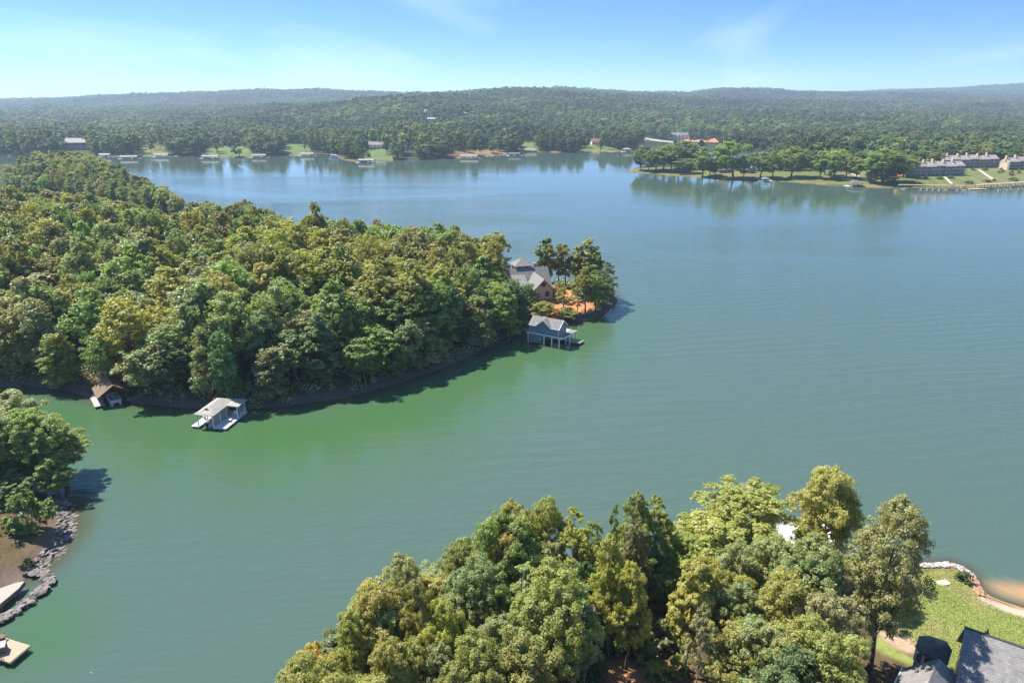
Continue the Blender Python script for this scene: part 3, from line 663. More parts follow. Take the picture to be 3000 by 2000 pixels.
# --- the parkland peninsula on the far side: foot pixel, top pixel, width
PEN_TREES = [
 (1879, 499, 1879, 435, 44, 'round', 'deep green'), (1899, 503, 1899, 438, 42, 'round', 'deep green'), (1922, 498, 1922, 428, 55, 'round', 'deep green'), (1942, 502, 1942, 423, 70, 'round', 'mid green'), (1966, 500, 1966, 424, 62, 'lobed', 'mid green'),
 (2004, 508, 2006, 464, 62, 'spread', 'deep green'), (1988, 494, 1996, 411, 80, 'round', 'deep green'), (2022, 494, 2022, 430, 62, 'spread', 'grey green'), (2058, 520, 2064, 426, 52, 'oval', 'mid green'),
 (2079, 514, 2079, 466, 38, 'oval', 'deep green'), (2095, 517, 2103, 467, 34, 'oval', 'mid green'), (2147, 523, 2160, 411, 94, 'round', 'mid green'), (2179, 520, 2186, 470, 36, 'oval', 'olive green'),
 (2227, 520, 2233, 441, 52, 'oval', 'brown olive'), (2263, 523, 2263, 441, 48, 'oval', 'mid green'), (2317, 520, 2322, 428, 78, 'round', 'mid green'), (2358, 499, 2358, 440, 36, 'oval', 'mid green'),
 (2401, 523, 2400, 438, 50, 'oval', 'mid green'), (2416, 512, 2418, 440, 40, 'tall', 'bright green'), (2433, 527, 2430, 450, 44, 'oval', 'mid green'), (2444, 518, 2446, 435, 58, 'round', 'bright green'),
 (2478, 522, 2480, 454, 48, 'oval', 'olive green'), (2507, 525, 2514, 457, 48, 'oval', 'olive green'), (2553, 536, 2550, 498, 40, 'oval', 'mid green'), (2585, 536, 2590, 432, 90, 'round', 'mid green'), (2620, 535, 2622, 440, 70, 'round', 'deep green'), (2598, 540, 2600, 500, 52, 'round', 'deep green'), (2645, 520, 2648, 452, 56, 'round', 'mid green'),
 (2115, 500, 2118, 452, 40, 'oval', 'mid green'), (2205, 500, 2205, 448, 50, 'round', 'mid green'), (2290, 500, 2290, 440, 48, 'round', 'mid green'), (2340, 498, 2342, 448, 44, 'oval', 'deep green'), (2380, 495, 2380, 440, 46, 'round', 'mid green'), (2460, 496, 2462, 440, 48, 'round', 'mid green'), (2530, 496, 2532, 442, 54, 'round', 'deep green'), (2570, 500, 2568, 440, 54, 'round', 'mid green')]
for i, (bx_, by_, tx, ty, wpx, kind, colour) in enumerate(sorted(PEN_TREES)):
    p = on_ground(bx_, by_); top = atY(tx, ty, p[1]); dep = p[1] * CP - (p[2] - H) * SP
    tree((p[0], p[1], p[2] - .1), max(top[2] - p[2], 6), wpx / F * dep, kind, colour, f'{colour} lawn tree, {ordw(i + 1)} from the tip of the grassy peninsula across the lake', 'trees on the grassy peninsula'); N_TREES += 1
p = on_ground(2700, 463); tree(p, 9, 16, 'spread', 'orange tinged', 'small reddish tree beside the parking lot behind the condominiums', 'trees on the grassy peninsula'); N_TREES += 1
# --- wooded peninsula: scattered trees limited by the skyline the photo shows
SKY_X = [-500, -100, 60, 112, 207, 335, 440, 500, 545, 575, 610, 640, 680, 760, 800, 845, 870, 890, 916, 945, 965, 1010, 1040, 1080, 1130, 1200, 1250, 1300, 1350, 1400, 1430, 1460, 1480, 1502, 1520, 1560, 1800]
SKY_Y = [500, 510, 520, 525, 562, 582, 605, 628, 600, 588, 580, 598, 585, 592, 602, 640, 655, 640, 640, 640, 642, 640, 628, 640, 650, 655, 662, 655, 662, 685, 680, 676, 690, 740, 800, 850, 860]
HOUSE_PX = gp([(1420, 900), (1440, 840), (1480, 815), (1560, 812), (1640, 845), (1640, 900), (1560, 930), (1480, 905)])
HAND = [(916, 594, 74, None, 'oval', 'olive green', 'tall lone crown rising above the crest of the wooded peninsula', 262)]
mx_, my_, ms_ = scatter(MAIN, -260, 60, 140, 380, 8.0, 5)
mk = (~inside(HOUSE_PX, mx_, my_)) & (~inside(RED, mx_, my_))
for P_ in (PATH_MAIN, PATH_MAIN2): mk &= sdist(P_, mx_, my_) < -2.5
tip = (mx_ > 8); mk &= ~tip
mx_, my_, ms_ = mx_[mk], my_[mk], ms_[mk]; mz_ = ground(mx_, my_)
def colour_for(px, py, g):
    crest = py < 800 and 480 < px < 1480
    if crest: return g.choice(['golden olive', 'olive green', 'brown olive', 'mid green', 'yellow green', 'grey green'], p=[.26, .30, .10, .18, .08, .08])
    if px < 480 and py < 1000: return g.choice(['olive green', 'mid green', 'grey green', 'yellow green', 'bright green', 'deep green'], p=[.24, .24, .22, .10, .08, .12])
    return g.choice(['grey green', 'mid green', 'deep green', 'blue green', 'olive green', 'bright green', 'golden olive'], p=[.26, .22, .16, .16, .10, .06, .04])
gt = np.random.default_rng(12)
cand = []
for x, y, s, z in zip(mx_, my_, ms_, mz_):
    h_ = gt.uniform(16, 27) * np.interp(s, [1, 10], [.72, 1.0]); w_ = gt.uniform(8.2, 13.5) * np.interp(s, [1, 8], [.8, 1])
    px, py = proj(x, y, z + h_)
    lim = np.interp(px, SKY_X, SKY_Y) + gt.uniform(-6, 26)
    if 1420 < px < 1580 and y < 236: lim = max(lim, 815)
    if py < lim:
        zt = atY(px, lim, y)[2]; h_ = zt - z
        if h_ < 7.0: continue
        w_ *= max(.65, min(1, h_ / 18))
    px, py = proj(x, y, z + h_)
    if px < -230: continue
    cand.append((x, y, z, h_, w_, px, py, s))
cand.sort(key=lambda c: math.hypot(c[0], c[1]))
vis = [c for c in cand if c[5] > -60]
NIND = 150
ind = vis[:NIND]; indset = set(id(c) for c in ind); rest = [c for c in cand if id(c) not in indset]
KM = ['round', 'oval', 'lobed', 'tall', 'spread', 'dome', 'cone']
bands = {}
for c in ind:
    b_ = 'shoreline row' if c[7] < 9 else 'second row' if c[7] < 17 else 'third row' if c[7] < 26 else 'fourth row' if c[7] < 36 else 'crest rows'
    bands.setdefault(b_, []).append(c)
for b_, lst in bands.items():
    lst.sort(key=lambda c: -c[5])
    for i, c in enumerate(lst):
        col_ = str(colour_for(c[5], c[6], gt)); kind = str(gt.choice(KM, p=[.26, .22, .2, .08, .12, .07, .05])) if b_ != 'shoreline row' or gt.uniform() < .3 else 'low'
        tree((c[0], c[1], c[2] - .2), c[3], c[4], kind, col_, f'{col_} tree, {ordw(i + 1)} leftward from blue boathouse in {b_} of wooded peninsula', 'trees of the wooded peninsula'); N_TREES += 1
for (px, py, wpx, _, kind, colour, words, Y) in HAND:
    top = atY(px, py, Y); gz = G(top[0], top[1]); dep = top[1] * CP - (top[2] - H) * SP
    tree((top[0], top[1], gz), top[2] - gz, wpx / F * dep, kind, colour, words, 'trees of the wooded peninsula'); N_TREES += 1
# trees round the house on the point (foot, top, width)
for (bx_, by_, tx, ty, wpx, kind, colour, words) in [
 (1593, 838, 1592, 694, 52, 'tall', 'mid green', 'tall slender tree at the left end of the row behind the point house'),
 (1612, 842, 1612, 713, 26, 'tall', 'bright yellow', 'slim yellow tree in the row behind the point house'),
 (1638, 842, 1637, 710, 40, 'tall', 'olive green', 'slender olive tree third in the row behind the point house'),
 (1658, 843, 1658, 713, 42, 'tall', 'olive green', 'slender olive tree fourth in the row behind the point house'),
 (1690, 846, 1686, 716, 46, 'tall', 'yellow green', 'slender yellow-green tree fifth in the row behind the point house'),
 (1718, 850, 1722, 697, 84, 'cone', 'olive green', 'big pointed tree closing the row on the point'),
 (1740, 858, 1745, 740, 60, 'oval', 'mid green', 'green tree just right of the big pointed tree'),
 (1772, 872, 1785, 762, 52, 'open', 'mid green', 'open leaning tree over the water at the outermost tip'),
 (1765, 895, 1772, 790, 74, 'round', 'deep green', 'dark tree at the tip over the water'),
 (1745, 912, 1745, 800, 66, 'oval', 'mid green', 'green tree on the lower tip of the point'),
 (1715, 915, 1712, 783, 62, 'oval', 'olive green', 'tall olive tree right of the bare red soil'),
 (1690, 922, 1690, 842, 46, 'open', 'pale green', 'small airy tree on the bare red soil'),
 (1652, 915, 1650, 838, 44, 'open', 'yellow green', 'thin sapling in front of the red soil by the house'),
 (1640, 880, 1655, 820, 34, 'open', 'orange tinged', 'small orange-leaved tree between house and tall row'),
 (1530, 780, 1540, 756, 46, 'open', 'orange tinged', 'small brown-orange tree behind the tower roof'),
 (1585, 948, 1582, 880, 66, 'spread', 'yellow green', 'yellow-green tree below the gable of the point house'),
 (1660, 940, 1650, 902, 62, 'round', 'olive green', 'low olive tree on the bank right of the blue boathouse'),
 (1620, 945, 1615, 915, 44, 'round', 'orange tinged', 'low orange-tinged tree behind the blue boathouse'),
 (1505, 965, 1522, 822, 92, 'round', 'deep green', 'large dark tree in front of the point house'),
 (1455, 990, 1452, 838, 100, 'round', 'mid green', 'large green tree left of the point house front'),
 (1452, 868, 1418, 676, 80, 'round', 'olive green', 'tall olive tree left behind the point house')]:
    p = on_ground(bx_, by_); top = atY(tx, ty, p[1]); dep = p[1] * CP - (p[2] - H) * SP
    if top[2] - p[2] < 4: top[2] = p[2] + 5
    tree((p[0], p[1], p[2] - .15), top[2] - p[2], wpx / F * dep, kind, colour, words, 'trees round the house on the point'); N_TREES += 1

# --- woods that read as one mass: points with instanced trees
def stuff_trees(name, label, pts, sx, sz, tint, kinds, nleaf, ls, seeds, limbs):
    col = bpy.data.collections.new(name + '_kinds')
    k = 0
    for kd in kinds:
        for s in seeds:
            sp = dict(SPECS[kd]); sp.update(nleaf=nleaf, ls=ls, limbs=limbs)
            if nleaf < 3000: sp['ncl'] = 20; sp['dens'] = 1.5; sp['nsub'] = 6
            (lv, lq, lr), (wv, wq) = make_tree(77 * s + KN.index(kd), **sp)
            V = np.concatenate([lv, wv]); Q = np.concatenate([lq, wq + len(lv)])
            me = np_mesh('wood_tree', V, Q, [LEAFI, BARK], False, midx=np.concatenate([np.zeros(len(lq)), np.ones(len(wq))]))
            attr(me, 'rnd', np.concatenate([lr, np.zeros(len(wv))]))
            o = bpy.data.objects.new(f'{name}_kind_{k:02d}', me); col.objects.link(o); k += 1
    me = bpy.data.meshes.new(name); me.vertices.add(len(pts)); me.vertices.foreach_set('co', np.ascontiguousarray(pts, np.float32).ravel())
    g = np.random.default_rng(3)
    attr(me, 'scl', np.stack([sx, sx, sz], 1), 'FLOAT_VECTOR'); attr(me, 'rot', np.stack([np.zeros(len(pts)), np.zeros(len(pts)), g.uniform(0, 6.28, len(pts))], 1), 'FLOAT_VECTOR')
    attr(me, 'idx', g.integers(0, k, len(pts)), 'INT'); attr(me, 'tint', np.concatenate([tint, np.ones((len(pts), 1))], 1), 'FLOAT_COLOR')
    o = link(name, me); tag(o, label, None, None, 'stuff')
    ng = bpy.data.node_groups.new(name, 'GeometryNodeTree'); ng.interface.new_socket('Geometry', in_out='INPUT', socket_type='NodeSocketGeometry'); ng.interface.new_socket('Geometry', in_out='OUTPUT', socket_type='NodeSocketGeometry')
    gi = ng.nodes.new('NodeGroupInput'); go = ng.nodes.new('NodeGroupOutput'); ip = ng.nodes.new('GeometryNodeInstanceOnPoints'); ci = ng.nodes.new('GeometryNodeCollectionInfo')
    ci.inputs['Collection'].default_value = col; ci.inputs['Separate Children'].default_value = True; ci.inputs['Reset Children'].default_value = True
    def na(nm, dt):
        n = ng.nodes.new('GeometryNodeInputNamedAttribute'); n.data_type = dt; n.inputs['Name'].default_value = nm; return n
    ng.links.new(gi.outputs[0], ip.inputs['Points']); ng.links.new(ci.outputs[0], ip.inputs['Instance']); ip.inputs['Pick Instance'].default_value = True
    ng.links.new(na('idx', 'INT').outputs[0], ip.inputs['Instance Index']); ng.links.new(na('rot', 'FLOAT_VECTOR').outputs[0], ip.inputs['Rotation']); ng.links.new(na('scl', 'FLOAT_VECTOR').outputs[0], ip.inputs['Scale'])
    ng.links.new(ip.outputs[0], go.inputs[0])
    md = o.modifiers.new('trees', 'NODES'); md.node_group = ng
    return o
def tints(n, names, probs, seed, k=1.0):
    g = np.random.default_rng(seed); i = g.choice(len(names), n, p=probs); base = np.array([COLS[q] for q in names])[i]
    return base * g.uniform(.7, 1.35, (n, 1)) * (1 + g.normal(0, .06, (n, 3))) * k
# rest of the wooded peninsula and the hill behind it
bx2, by2, bs2 = scatter(BACK, -420, -120, 260, 860, 8.2, 9); bz2 = ground(bx2, by2)
BSKY_X = [-500, 0, 100, 200, 260, 320, 360, 400, 440, 480, 520, 552]; BSKY_Y = [415, 420, 424, 436, 445, 462, 480, 512, 528, 546, 572, 600]
R_ = list(rest)
for x, y, s, z in zip(bx2, by2, bs2, bz2):
    h_ = gt.uniform(19, 26) * np.interp(s, [1, 10], [.7, 1]); px, py = proj(x, y, z + h_)
    lim = np.interp(px, BSKY_X, BSKY_Y) + gt.uniform(0, 8)
    if py < lim: h_ = atY(px, lim, y)[2] - z
    if h_ < 6 or px < -200: continue
    R_.append((x, y, z, h_, gt.uniform(8.5, 12.5), px, py, s))
R_ = np.array(R_)
tn = tints(len(R_), ['olive green', 'mid green', 'grey green', 'golden olive', 'deep green', 'yellow green'], [.28, .25, .20, .10, .11, .06], 4)
stuff_trees('woodland', 'dense mixed wood covering the back of the left peninsula', R_[:, :3] - np.array([0, 0, .2]), R_[:, 4] / 10.6, R_[:, 3] / 22.0, tn, ['round', 'oval', 'lobed', 'spread'], 7000, .66, (11, 12), 8)
# far forest
EXCL = LAWNS_FAR + TAN_FAR + [RED2, LAWN_PEN, PEN_BACK, LAWN_CONDO, PARKING] + ROADS + SANDS
def far_points():
    g = np.random.default_rng(8); out = []
    for (y0, y1, sp, sc) in ((560, 1500, 11.5, 1.3), (1500, 2400, 13.5, 1.45), (2400, 4000, 17.0, 1.65), (4000, 6200, 20.0, 1.5), (6200, 10500, 30.0, 1.9)):
        hw = y1 * .86 + 60; nx = int(2 * hw / sp); ny = int((y1 - y0) / sp)
        X, Y = np.meshgrid(np.arange(nx), np.arange(ny)); X = -hw + (X + g.uniform(-.45, .45, X.shape) + (Y % 2) * .5) * sp; Y = y0 + (Y + g.uniform(-.45, .45, Y.shape)) * sp
        X = X.ravel(); Y = Y.ravel(); k = np.abs(X) < Y * .84 + 40; X, Y = X[k], Y[k]
        s = sdist(FAR, X, Y); k = s > 2.5; X, Y, s = X[k], Y[k], s[k]
        if y0 < 2400:
            k = np.ones(len(X), bool)
            for P in EXCL: k &= ~inside(P, X, Y) | (g.uniform(0, 1, len(X)) < (.10 if P in LAWNS_FAR else .30 if P in TAN_FAR else 0.0))
            for (cx_, cy_, cr_) in CLEAR: k &= (np.hypot(X - cx_, Y - cy_) > cr_)
            for (ax_, ay_, bx_, by_, cr_) in SIGHT:
                t_ = np.clip(((X - ax_) * (bx_ - ax_) + (Y - ay_) * (by_ - ay_)) / ((bx_ - ax_) ** 2 + (by_ - ay_) ** 2), 0, 1)
                k &= np.hypot(X - ax_ - t_ * (bx_ - ax_), Y - ay_ - t_ * (by_ - ay_)) > cr_
            X, Y = X[k], Y[k]
        out.append(np.stack([X, Y, np.full(len(X), sc)], 1))
    return np.concatenate(out)
# ------------------------------------------------------------------ building kit
def shingle(name, c, row=.2):
    m = bpy.data.materials.new(name); m.use_nodes = True; nt = m.node_tree; b = nt.nodes['Principled BSDF']
    b.inputs['Roughness'].default_value = .85; b.inputs['Specular IOR Level'].default_value = .25
    t = N(nt, 'ShaderNodeTexCoord'); br = N(nt, 'ShaderNodeTexBrick', i_Scale=1.0); br.inputs['Brick Width'].default_value = row * 2.2; br.inputs['Row Height'].default_value = row; br.inputs['Mortar Size'].default_value = row * .09
    mpn = N(nt, 'ShaderNodeMapping'); L(nt, t, 'UV', mpn, 0); L(nt, mpn, 0, br, 'Vector')
    br.inputs['Color1'].default_value = tuple(v * 1.12 for v in c) + (1,); br.inputs['Color2'].default_value = tuple(v * .86 for v in c) + (1,); br.inputs['Mortar'].default_value = tuple(v * .45 for v in c) + (1,)
    n = N(nt, 'ShaderNodeTexNoise', i_Scale=1.3, i_Detail=6.0); L(nt, t, 'Object', n, 'Vector')
    r = N(nt, 'ShaderNodeMapRange'); r.inputs[1].default_value = .3; r.inputs[2].default_value = .7; r.inputs[3].default_value = .8; r.inputs[4].default_value = 1.2; L(nt, n, 'Fac', r, 0)
    mx = N(nt, 'ShaderNodeVectorMath', operation='MULTIPLY'); L(nt, br, 'Color', mx, 0); L(nt, r, 0, mx, 1); L(nt, mx, 0, b, 'Base Color')
    bp = N(nt, 'ShaderNodeBump', i_Strength=.5, i_Distance=.02); L(nt, br, 'Color', bp, 'Height'); L(nt, bp, 0, b, 'Normal')
    return m
def uv_slope(o):
    """lay UVs in metres along each face: u level, v up the slope"""
    me = o.data; uv = me.uv_layers.new(name='UVMap')
    for p in me.polygons:
        n = p.normal; u = Vector((0, 0, 1)).cross(n)
        u = Vector((1, 0, 0)) if u.length < 1e-3 else u.normalized(); v = n.cross(u)
        for li in p.loop_indices:
            c = me.vertices[me.loops[li].vertex_index].co; uv.data[li].uv = (c.dot(u), c.dot(v))
    return o
def siding(name, c, pitch=.22, vertical=False, depth=.4):
    m = bpy.data.materials.new(name); m.use_nodes = True; nt = m.node_tree; b = nt.nodes['Principled BSDF']
    b.inputs['Roughness'].default_value = .65; b.inputs['Specular IOR Level'].default_value = .25
    t = N(nt, 'ShaderNodeTexCoord'); w = N(nt, 'ShaderNodeTexWave', wave_type='BANDS', bands_direction='X' if vertical else 'Z', wave_profile='SAW', i_Scale=1 / pitch / 6.283 * 3.14)
    L(nt, t, 'Object', w, 'Vector')
    n = N(nt, 'ShaderNodeTexNoise', i_Scale=1.7, i_Detail=5.0); L(nt, t, 'Object', n, 'Vector')
    r = N(nt, 'ShaderNodeMapRange'); r.inputs[1].default_value = .3; r.inputs[2].default_value = .7; r.inputs[3].default_value = .86; r.inputs[4].default_value = 1.14; L(nt, n, 'Fac', r, 0)
    mx = N(nt, 'ShaderNodeVectorMath', operation='MULTIPLY'); mx.inputs[0].default_value = c; L(nt, r, 0, mx, 1); L(nt, mx, 0, b, 'Base Color')
    bp = N(nt, 'ShaderNodeBump', i_Strength=depth, i_Distance=.03); L(nt, w, 'Fac', bp, 'Height'); L(nt, bp, 0, b, 'Normal')
    return m
ROOF_GREY = shingle('roof_shingle_grey', (.22, .212, .205)); ROOF_DARK = shingle('roof_shingle_dark', (.14, .138, .135)); ROOF_WARM = shingle('roof_shingle_warm', (.36, .335, .30)); ROOF_MAUVE = shingle('roof_shingle_mauve', (.32, .275, .25), .3)
ROOF_BROWN = shingle('roof_shingle_brown', (.20, .135, .095)); ROOF_RUST = mat('roof_rust', (.24, .10, .06), .8, .2, color2=(.14, .08, .055), scale=2.0)
WHITE = mat('white_paint', (.78, .78, .76), .5, .4, .05, 2.0); GREYW = mat('grey_paint', (.42, .44, .45), .6, .3, .08, 1.5)
GLASS = mat('window_glass', (.03, .045, .05), .06, .6); DARKM = mat('dark_metal', (.03, .03, .035), .4, .5)
DECK = mat('deck_boards', (.38, .30, .21), .8, .15, .15, 2.5, .3, stretch=(1, 6, 1)); DECKW = mat('deck_white', (.56, .55, .53), .7, .3, .12, 1.6, .2, stretch=(1, 5, 1)); DECKG = mat('deck_grey', (.33, .32, .31), .8, .2, .12, 2.0)
WOODB = mat('old_wood', (.17, .115, .08), .85, .15, .3, 3.0, .4); TANW = mat('tan_wood', (.55, .40, .26), .75, .2, .12, 2.5)
SAND_S = siding('siding_tan', (.60, .42, .31)); BLUE_S = siding('siding_blue', (.19, .26, .305)); GREY_S = siding('siding_grey', (.27, .28, .285)); CONDO_S = siding('siding_condo', (.36, .31, .28), .5, True); CREAM_S = siding('siding_cream', (.60, .50, .36)); WHITE_S = siding('siding_white', (.70, .69, .66))
STONE = mat('stone', (.27, .25, .235), .9, .15, .35, 3.5, .8); ROCKW = mat('rock_pale', (.40, .38, .355), .9, .15, .14, 4.0, .6); ROCKG = mat('rock_grey', (.21, .185, .165), .9, .15, .35, 2.5, .7); BRICK = mat('brick_red', (.42, .17, .10), .85, .1, .2, 5.0)
PALE = mat('pale_concrete', (.46, .42, .36), .9, .1, .12, .8); BOATW = mat('boat_gelcoat', (.75, .76, .77), .25, .5); BOATB = mat('boat_blue', (.08, .13, .20), .3, .5); CUSH = mat('boat_seats', (.50, .47, .42), .7, .3); REDM = mat('red_tarp', (.45, .07, .04), .6, .3)
GREEN_R = mat('roof_teal', (.14, .22, .21), .5, .4)
def rnd_rock(m):
    nt = m.node_tree; b_ = nt.nodes['Principled BSDF']; src = b_.inputs['Base Color'].links[0].from_socket
    oi = N(nt, 'ShaderNodeObjectInfo'); r = N(nt, 'ShaderNodeMapRange'); r.inputs[3].default_value = .45; r.inputs[4].default_value = 1.25; L(nt, oi, 'Random', r, 0)
    mx = N(nt, 'ShaderNodeVectorMath', operation='MULTIPLY'); nt.links.new(src, mx.inputs[0]); L(nt, r, 0, mx, 1); L(nt, mx, 0, b_, 'Base Color')
rnd_rock(ROCKG); rnd_rock(ROCKW)
def window(parent, x, y, z, nx, ny, w, h, m=None, mull=1):
    """frame with its pane, centred at (x, y, z) on a wall that faces (nx, ny)"""
    ux, uy = -ny, nx; f = B(); t = .09
    def bar(u0, u1, v0, v1, d):
        P = []
        for (u, v, e) in ((u0, v0, -.02), (u1, v0, -.02), (u1, v1, -.02), (u0, v1, -.02), (u0, v0, d), (u1, v0, d), (u1, v1, d), (u0, v1, d)):
            P.append((x + ux * u + nx * e, y + uy * u + ny * e, z + v))
        k = len(f.v); f.v += P; f.f += [tuple(k + i for i in q) for q in ((0, 3, 2, 1), (4, 5, 6, 7), (0, 1, 5, 4), (1, 2, 6, 5), (2, 3, 7, 6), (3, 0, 4, 7))]
    a, b = w / 2, h / 2
    bar(-a - t, a + t, b, b + t, .07); bar(-a - t, a + t, -b - t, -b, .07); bar(-a - t, -a, -b, b, .07); bar(a, a + t, -b, b, .07)
    for i in range(mull): 
        u = -a + w * (i + 1) / (mull + 1); bar(u - .035, u + .035, -b, b, .05)
    o = f.build('window', m or WHITE, parent)
    g = B(); g.poly([(x + ux * u + nx * .015, y + uy * u + ny * .015, z + v) for u, v in ((-a, -b), (a, -b), (a, b), (-a, b))]); g.build('pane', GLASS, o)
    return o
def roof(parent, polys, m, th=.18, name='roof'):
    b = B()
    for p in polys: b.slab(p, th)
    return uv_slope(b.build(name, m, parent))
def gable(x0, x1, y0, y1, ze, zr, axis='x', oh=.4, ohe=.4):
    """two roof slopes over a rectangle; ridge along axis"""
    if axis == 'x':
        ym = (y0 + y1) / 2; k = (zr - ze) / (ym - y0); a, b = x0 - oh, x1 + oh
        return [[(a, y0 - ohe, ze - k * ohe), (b, y0 - ohe, ze - k * ohe), (b, ym, zr), (a, ym, zr)], [(b, y1 + ohe, ze - k * ohe), (a, y1 + ohe, ze - k * ohe), (a, ym, zr + .002), (b, ym, zr + .002)]]
    xm = (x0 + x1) / 2; k = (zr - ze) / (xm - x0); a, b = y0 - oh, y1 + oh
    return [[(x0 - ohe, b, ze - k * ohe), (x0 - ohe, a, ze - k * ohe), (xm, a, zr), (xm, b, zr)], [(x1 + ohe, a, ze - k * ohe), (x1 + ohe, b, ze - k * ohe), (xm, b, zr + .002), (xm, a, zr + .002)]]
def hip(x0, x1, y0, y1, ze, zr, oh=.4):
    x0 -= oh; x1 += oh; y0 -= oh; y1 += oh; d = min(x1 - x0, y1 - y0) / 2
    if x1 - x0 > y1 - y0: r0, r1 = (x0 + d, (y0 + y1) / 2, zr), (x1 - d, (y0 + y1) / 2, zr)
    else: r0, r1 = ((x0 + x1) / 2, y0 + d, zr), ((x0 + x1) / 2, y1 - d, zr)
    A, Bq, C, D = (x0, y0, ze), (x1, y0, ze), (x1, y1, ze), (x0, y1, ze)
    if x1 - x0 > y1 - y0: return [[A, Bq, r1, r0], [C, D, r0, r1], [D, A, r0], [Bq, C, r1]]
    return [[D, A, r0, r1], [Bq, C, r1, r0], [A, Bq, r0], [C, D, r1]]
def gable_wall(b, x0, x1, y, ze, zr, axis='x'):
    """triangle in the gable, 12 cm thick"""
    if axis == 'x': P = [(x0, ze), (x1, ze), ((x0 + x1) / 2, zr)]; pts = lambda d: [(p[0], y + d, p[1]) for p in P]
    else: P = [(x0, ze), (x1, ze), ((x0 + x1) / 2, zr)]; pts = lambda d: [(y + d, p[0], p[1]) for p in P]
    a = pts(-.06); c = pts(.06); k = len(b.v); b.v += a + c
    b.f += [(k, k + 1, k + 2), (k + 5, k + 4, k + 3), (k, k + 3, k + 4, k + 1), (k + 1, k + 4, k + 5, k + 2), (k + 2, k + 5, k + 3, k)]
def railing(parent, pts, z, h=1.0, m=WHITE, step=1.6, name='railing', bal=0):
    b = B()
    for (a, c) in zip(pts[:-1], pts[1:]):
        A = Vector((a[0], a[1], z)); C = Vector((c[0], c[1], z)); l = (C - A).length; n = max(1, int(round(l / step)))
        for i in range(n + 1): q = A.lerp(C, i / n); b.box(q.x - .05, q.x + .05, q.y - .05, q.y + .05, z, z + h)
        b.beam(A + Vector((0, 0, h)), C + Vector((0, 0, h)), .09, .06); b.beam(A + Vector((0, 0, .15)), C + Vector((0, 0, .15)), .05); 
        if bal:
            nb = int(l / bal)
            for i in range(nb + 1): q = A.lerp(C, i / max(nb, 1)); b.beam(q + Vector((0, 0, .15)), q + Vector((0, 0, h)), .04)
        else: b.beam(A + Vector((0, 0, h * .55)), C + Vector((0, 0, h * .55)), .04)
    return b.build(name, m, parent)
def boat(label, loc, yaw, L_=6.0, Wd=2.3, m=BOATW, group=None, motor=True):
    r = thing('motor_boat', label, 'boat', loc, yaw, group)
    rings = []
    for t, w, z0, z1 in ((0, .82, -.25, .62), (.35, 1, -.3, .66), (.65, .94, -.28, .74), (.86, .58, -.12, .84), (1, .06, .3, .92)):
        y = (t - .5) * L_; a = Wd / 2 * w
        rings.append([(-a, y, z1), (-a * .82, y, (z0 + z1) / 2 - .1), (0, y, z0), (a * .82, y, (z0 + z1) / 2 - .1), (a, y, z1), (a * .8, y, z1 + .02), (a * .7, y, z1 - .32 if t < .6 else z1), (-a * .7, y, z1 - .32 if t < .6 else z1), (-a * .8, y, z1 + .02)])
    B().loft(rings).build('hull', m, r)
    b = B()
    for y in (-L_ * .28, -L_ * .02): b.box(-Wd * .3, Wd * .3, y - .25, y + .25, .34, .62).box(-Wd * .3, Wd * .3, y - .34, y - .26, .62, .95)
    b.build('seats', CUSH, r)
    w = B(); w.slab([(-Wd * .36, L_ * .12, .72), (Wd * .36, L_ * .12, .72), (Wd * .3, L_ * .06, 1.12), (-Wd * .3, L_ * .06, 1.12)], .03); w.build('windshield', GLASS, r)
    if motor:
        e = B(); y = -L_ * .5 - .22; e.loft([[(-.22, y - .25, .5), (.22, y - .25, .5), (.22, y + .22, .5), (-.22, y + .22, .5)], [(-.26, y - .32, .85), (.26, y - .32, .85), (.26, y + .25, .85), (-.26, y + .25, .85)], [(-.18, y - .22, 1.12), (.18, y - .22, 1.12), (.18, y + .15, 1.12), (-.18, y + .15, 1.12)]]); e.box(-.08, .08, y - .1, y + .1, -.4, .5)
        e.build('outboard_motor', DARKM, r)
    return r

# ------------------------------------------------------------------ grey-roofed boathouse with white posts
o_ = at(560, 1246, .7); YAW = math.radians(-9)
d1 = thing('boathouse', 'grey and white boathouse with hipped roof and open deck in the green cove', 'boathouse', (o_[0], o_[1], 0), YAW)
d1.scale = (.77, .77, .82)
dk = B(); dk.box(0, 2.6, 0, 9.5, .5, .7).box(6.9, 11.2, 0, 12.0, .5, .72).box(2.6, 6.9, 9.5, 12.0, .5, .71); dk.build('deck', DECKW, d1)
fs = B(); fs.box(-.04, 2.64, -.06, 0, .3, .69).box(6.86, 11.26, -.06, 0, .3, .71).box(11.2, 11.27, 0, 12.0, .3, .71); fs.build('fascia', GREYW, d1)
for (x, y) in ((.4, .4), (2.3, .4), (7.2, .4), (10.9, .3), (10.9, 4.2), (10.9, 8.0), (10.9, 11.7), (7.2, 6), (.4, 9)): B().post(x, y, -4, .5, .13).build('pile', WOODB, d1)
for (x, y) in ((2.25, .3), (7.1, .3), (7.1, 4.0), (7.1, 7.4), (10.8, 7.5), (10.8, 11.6), (8.9, 11.6), (2.25, 9.3), (2.25, 5)): B().box(x - .13, x + .13, y - .13, y + .13, .72, 4.15).build('post', WHITE, d1)
B().box(6.98, 7.12, .45, 7.3, .73, 4.1).build('lattice_wall', GREY_S, d1); B().box(2.2, 6.95, 9.1, 9.2, .72, 4.1).build('back_wall', GREY_S, d1)
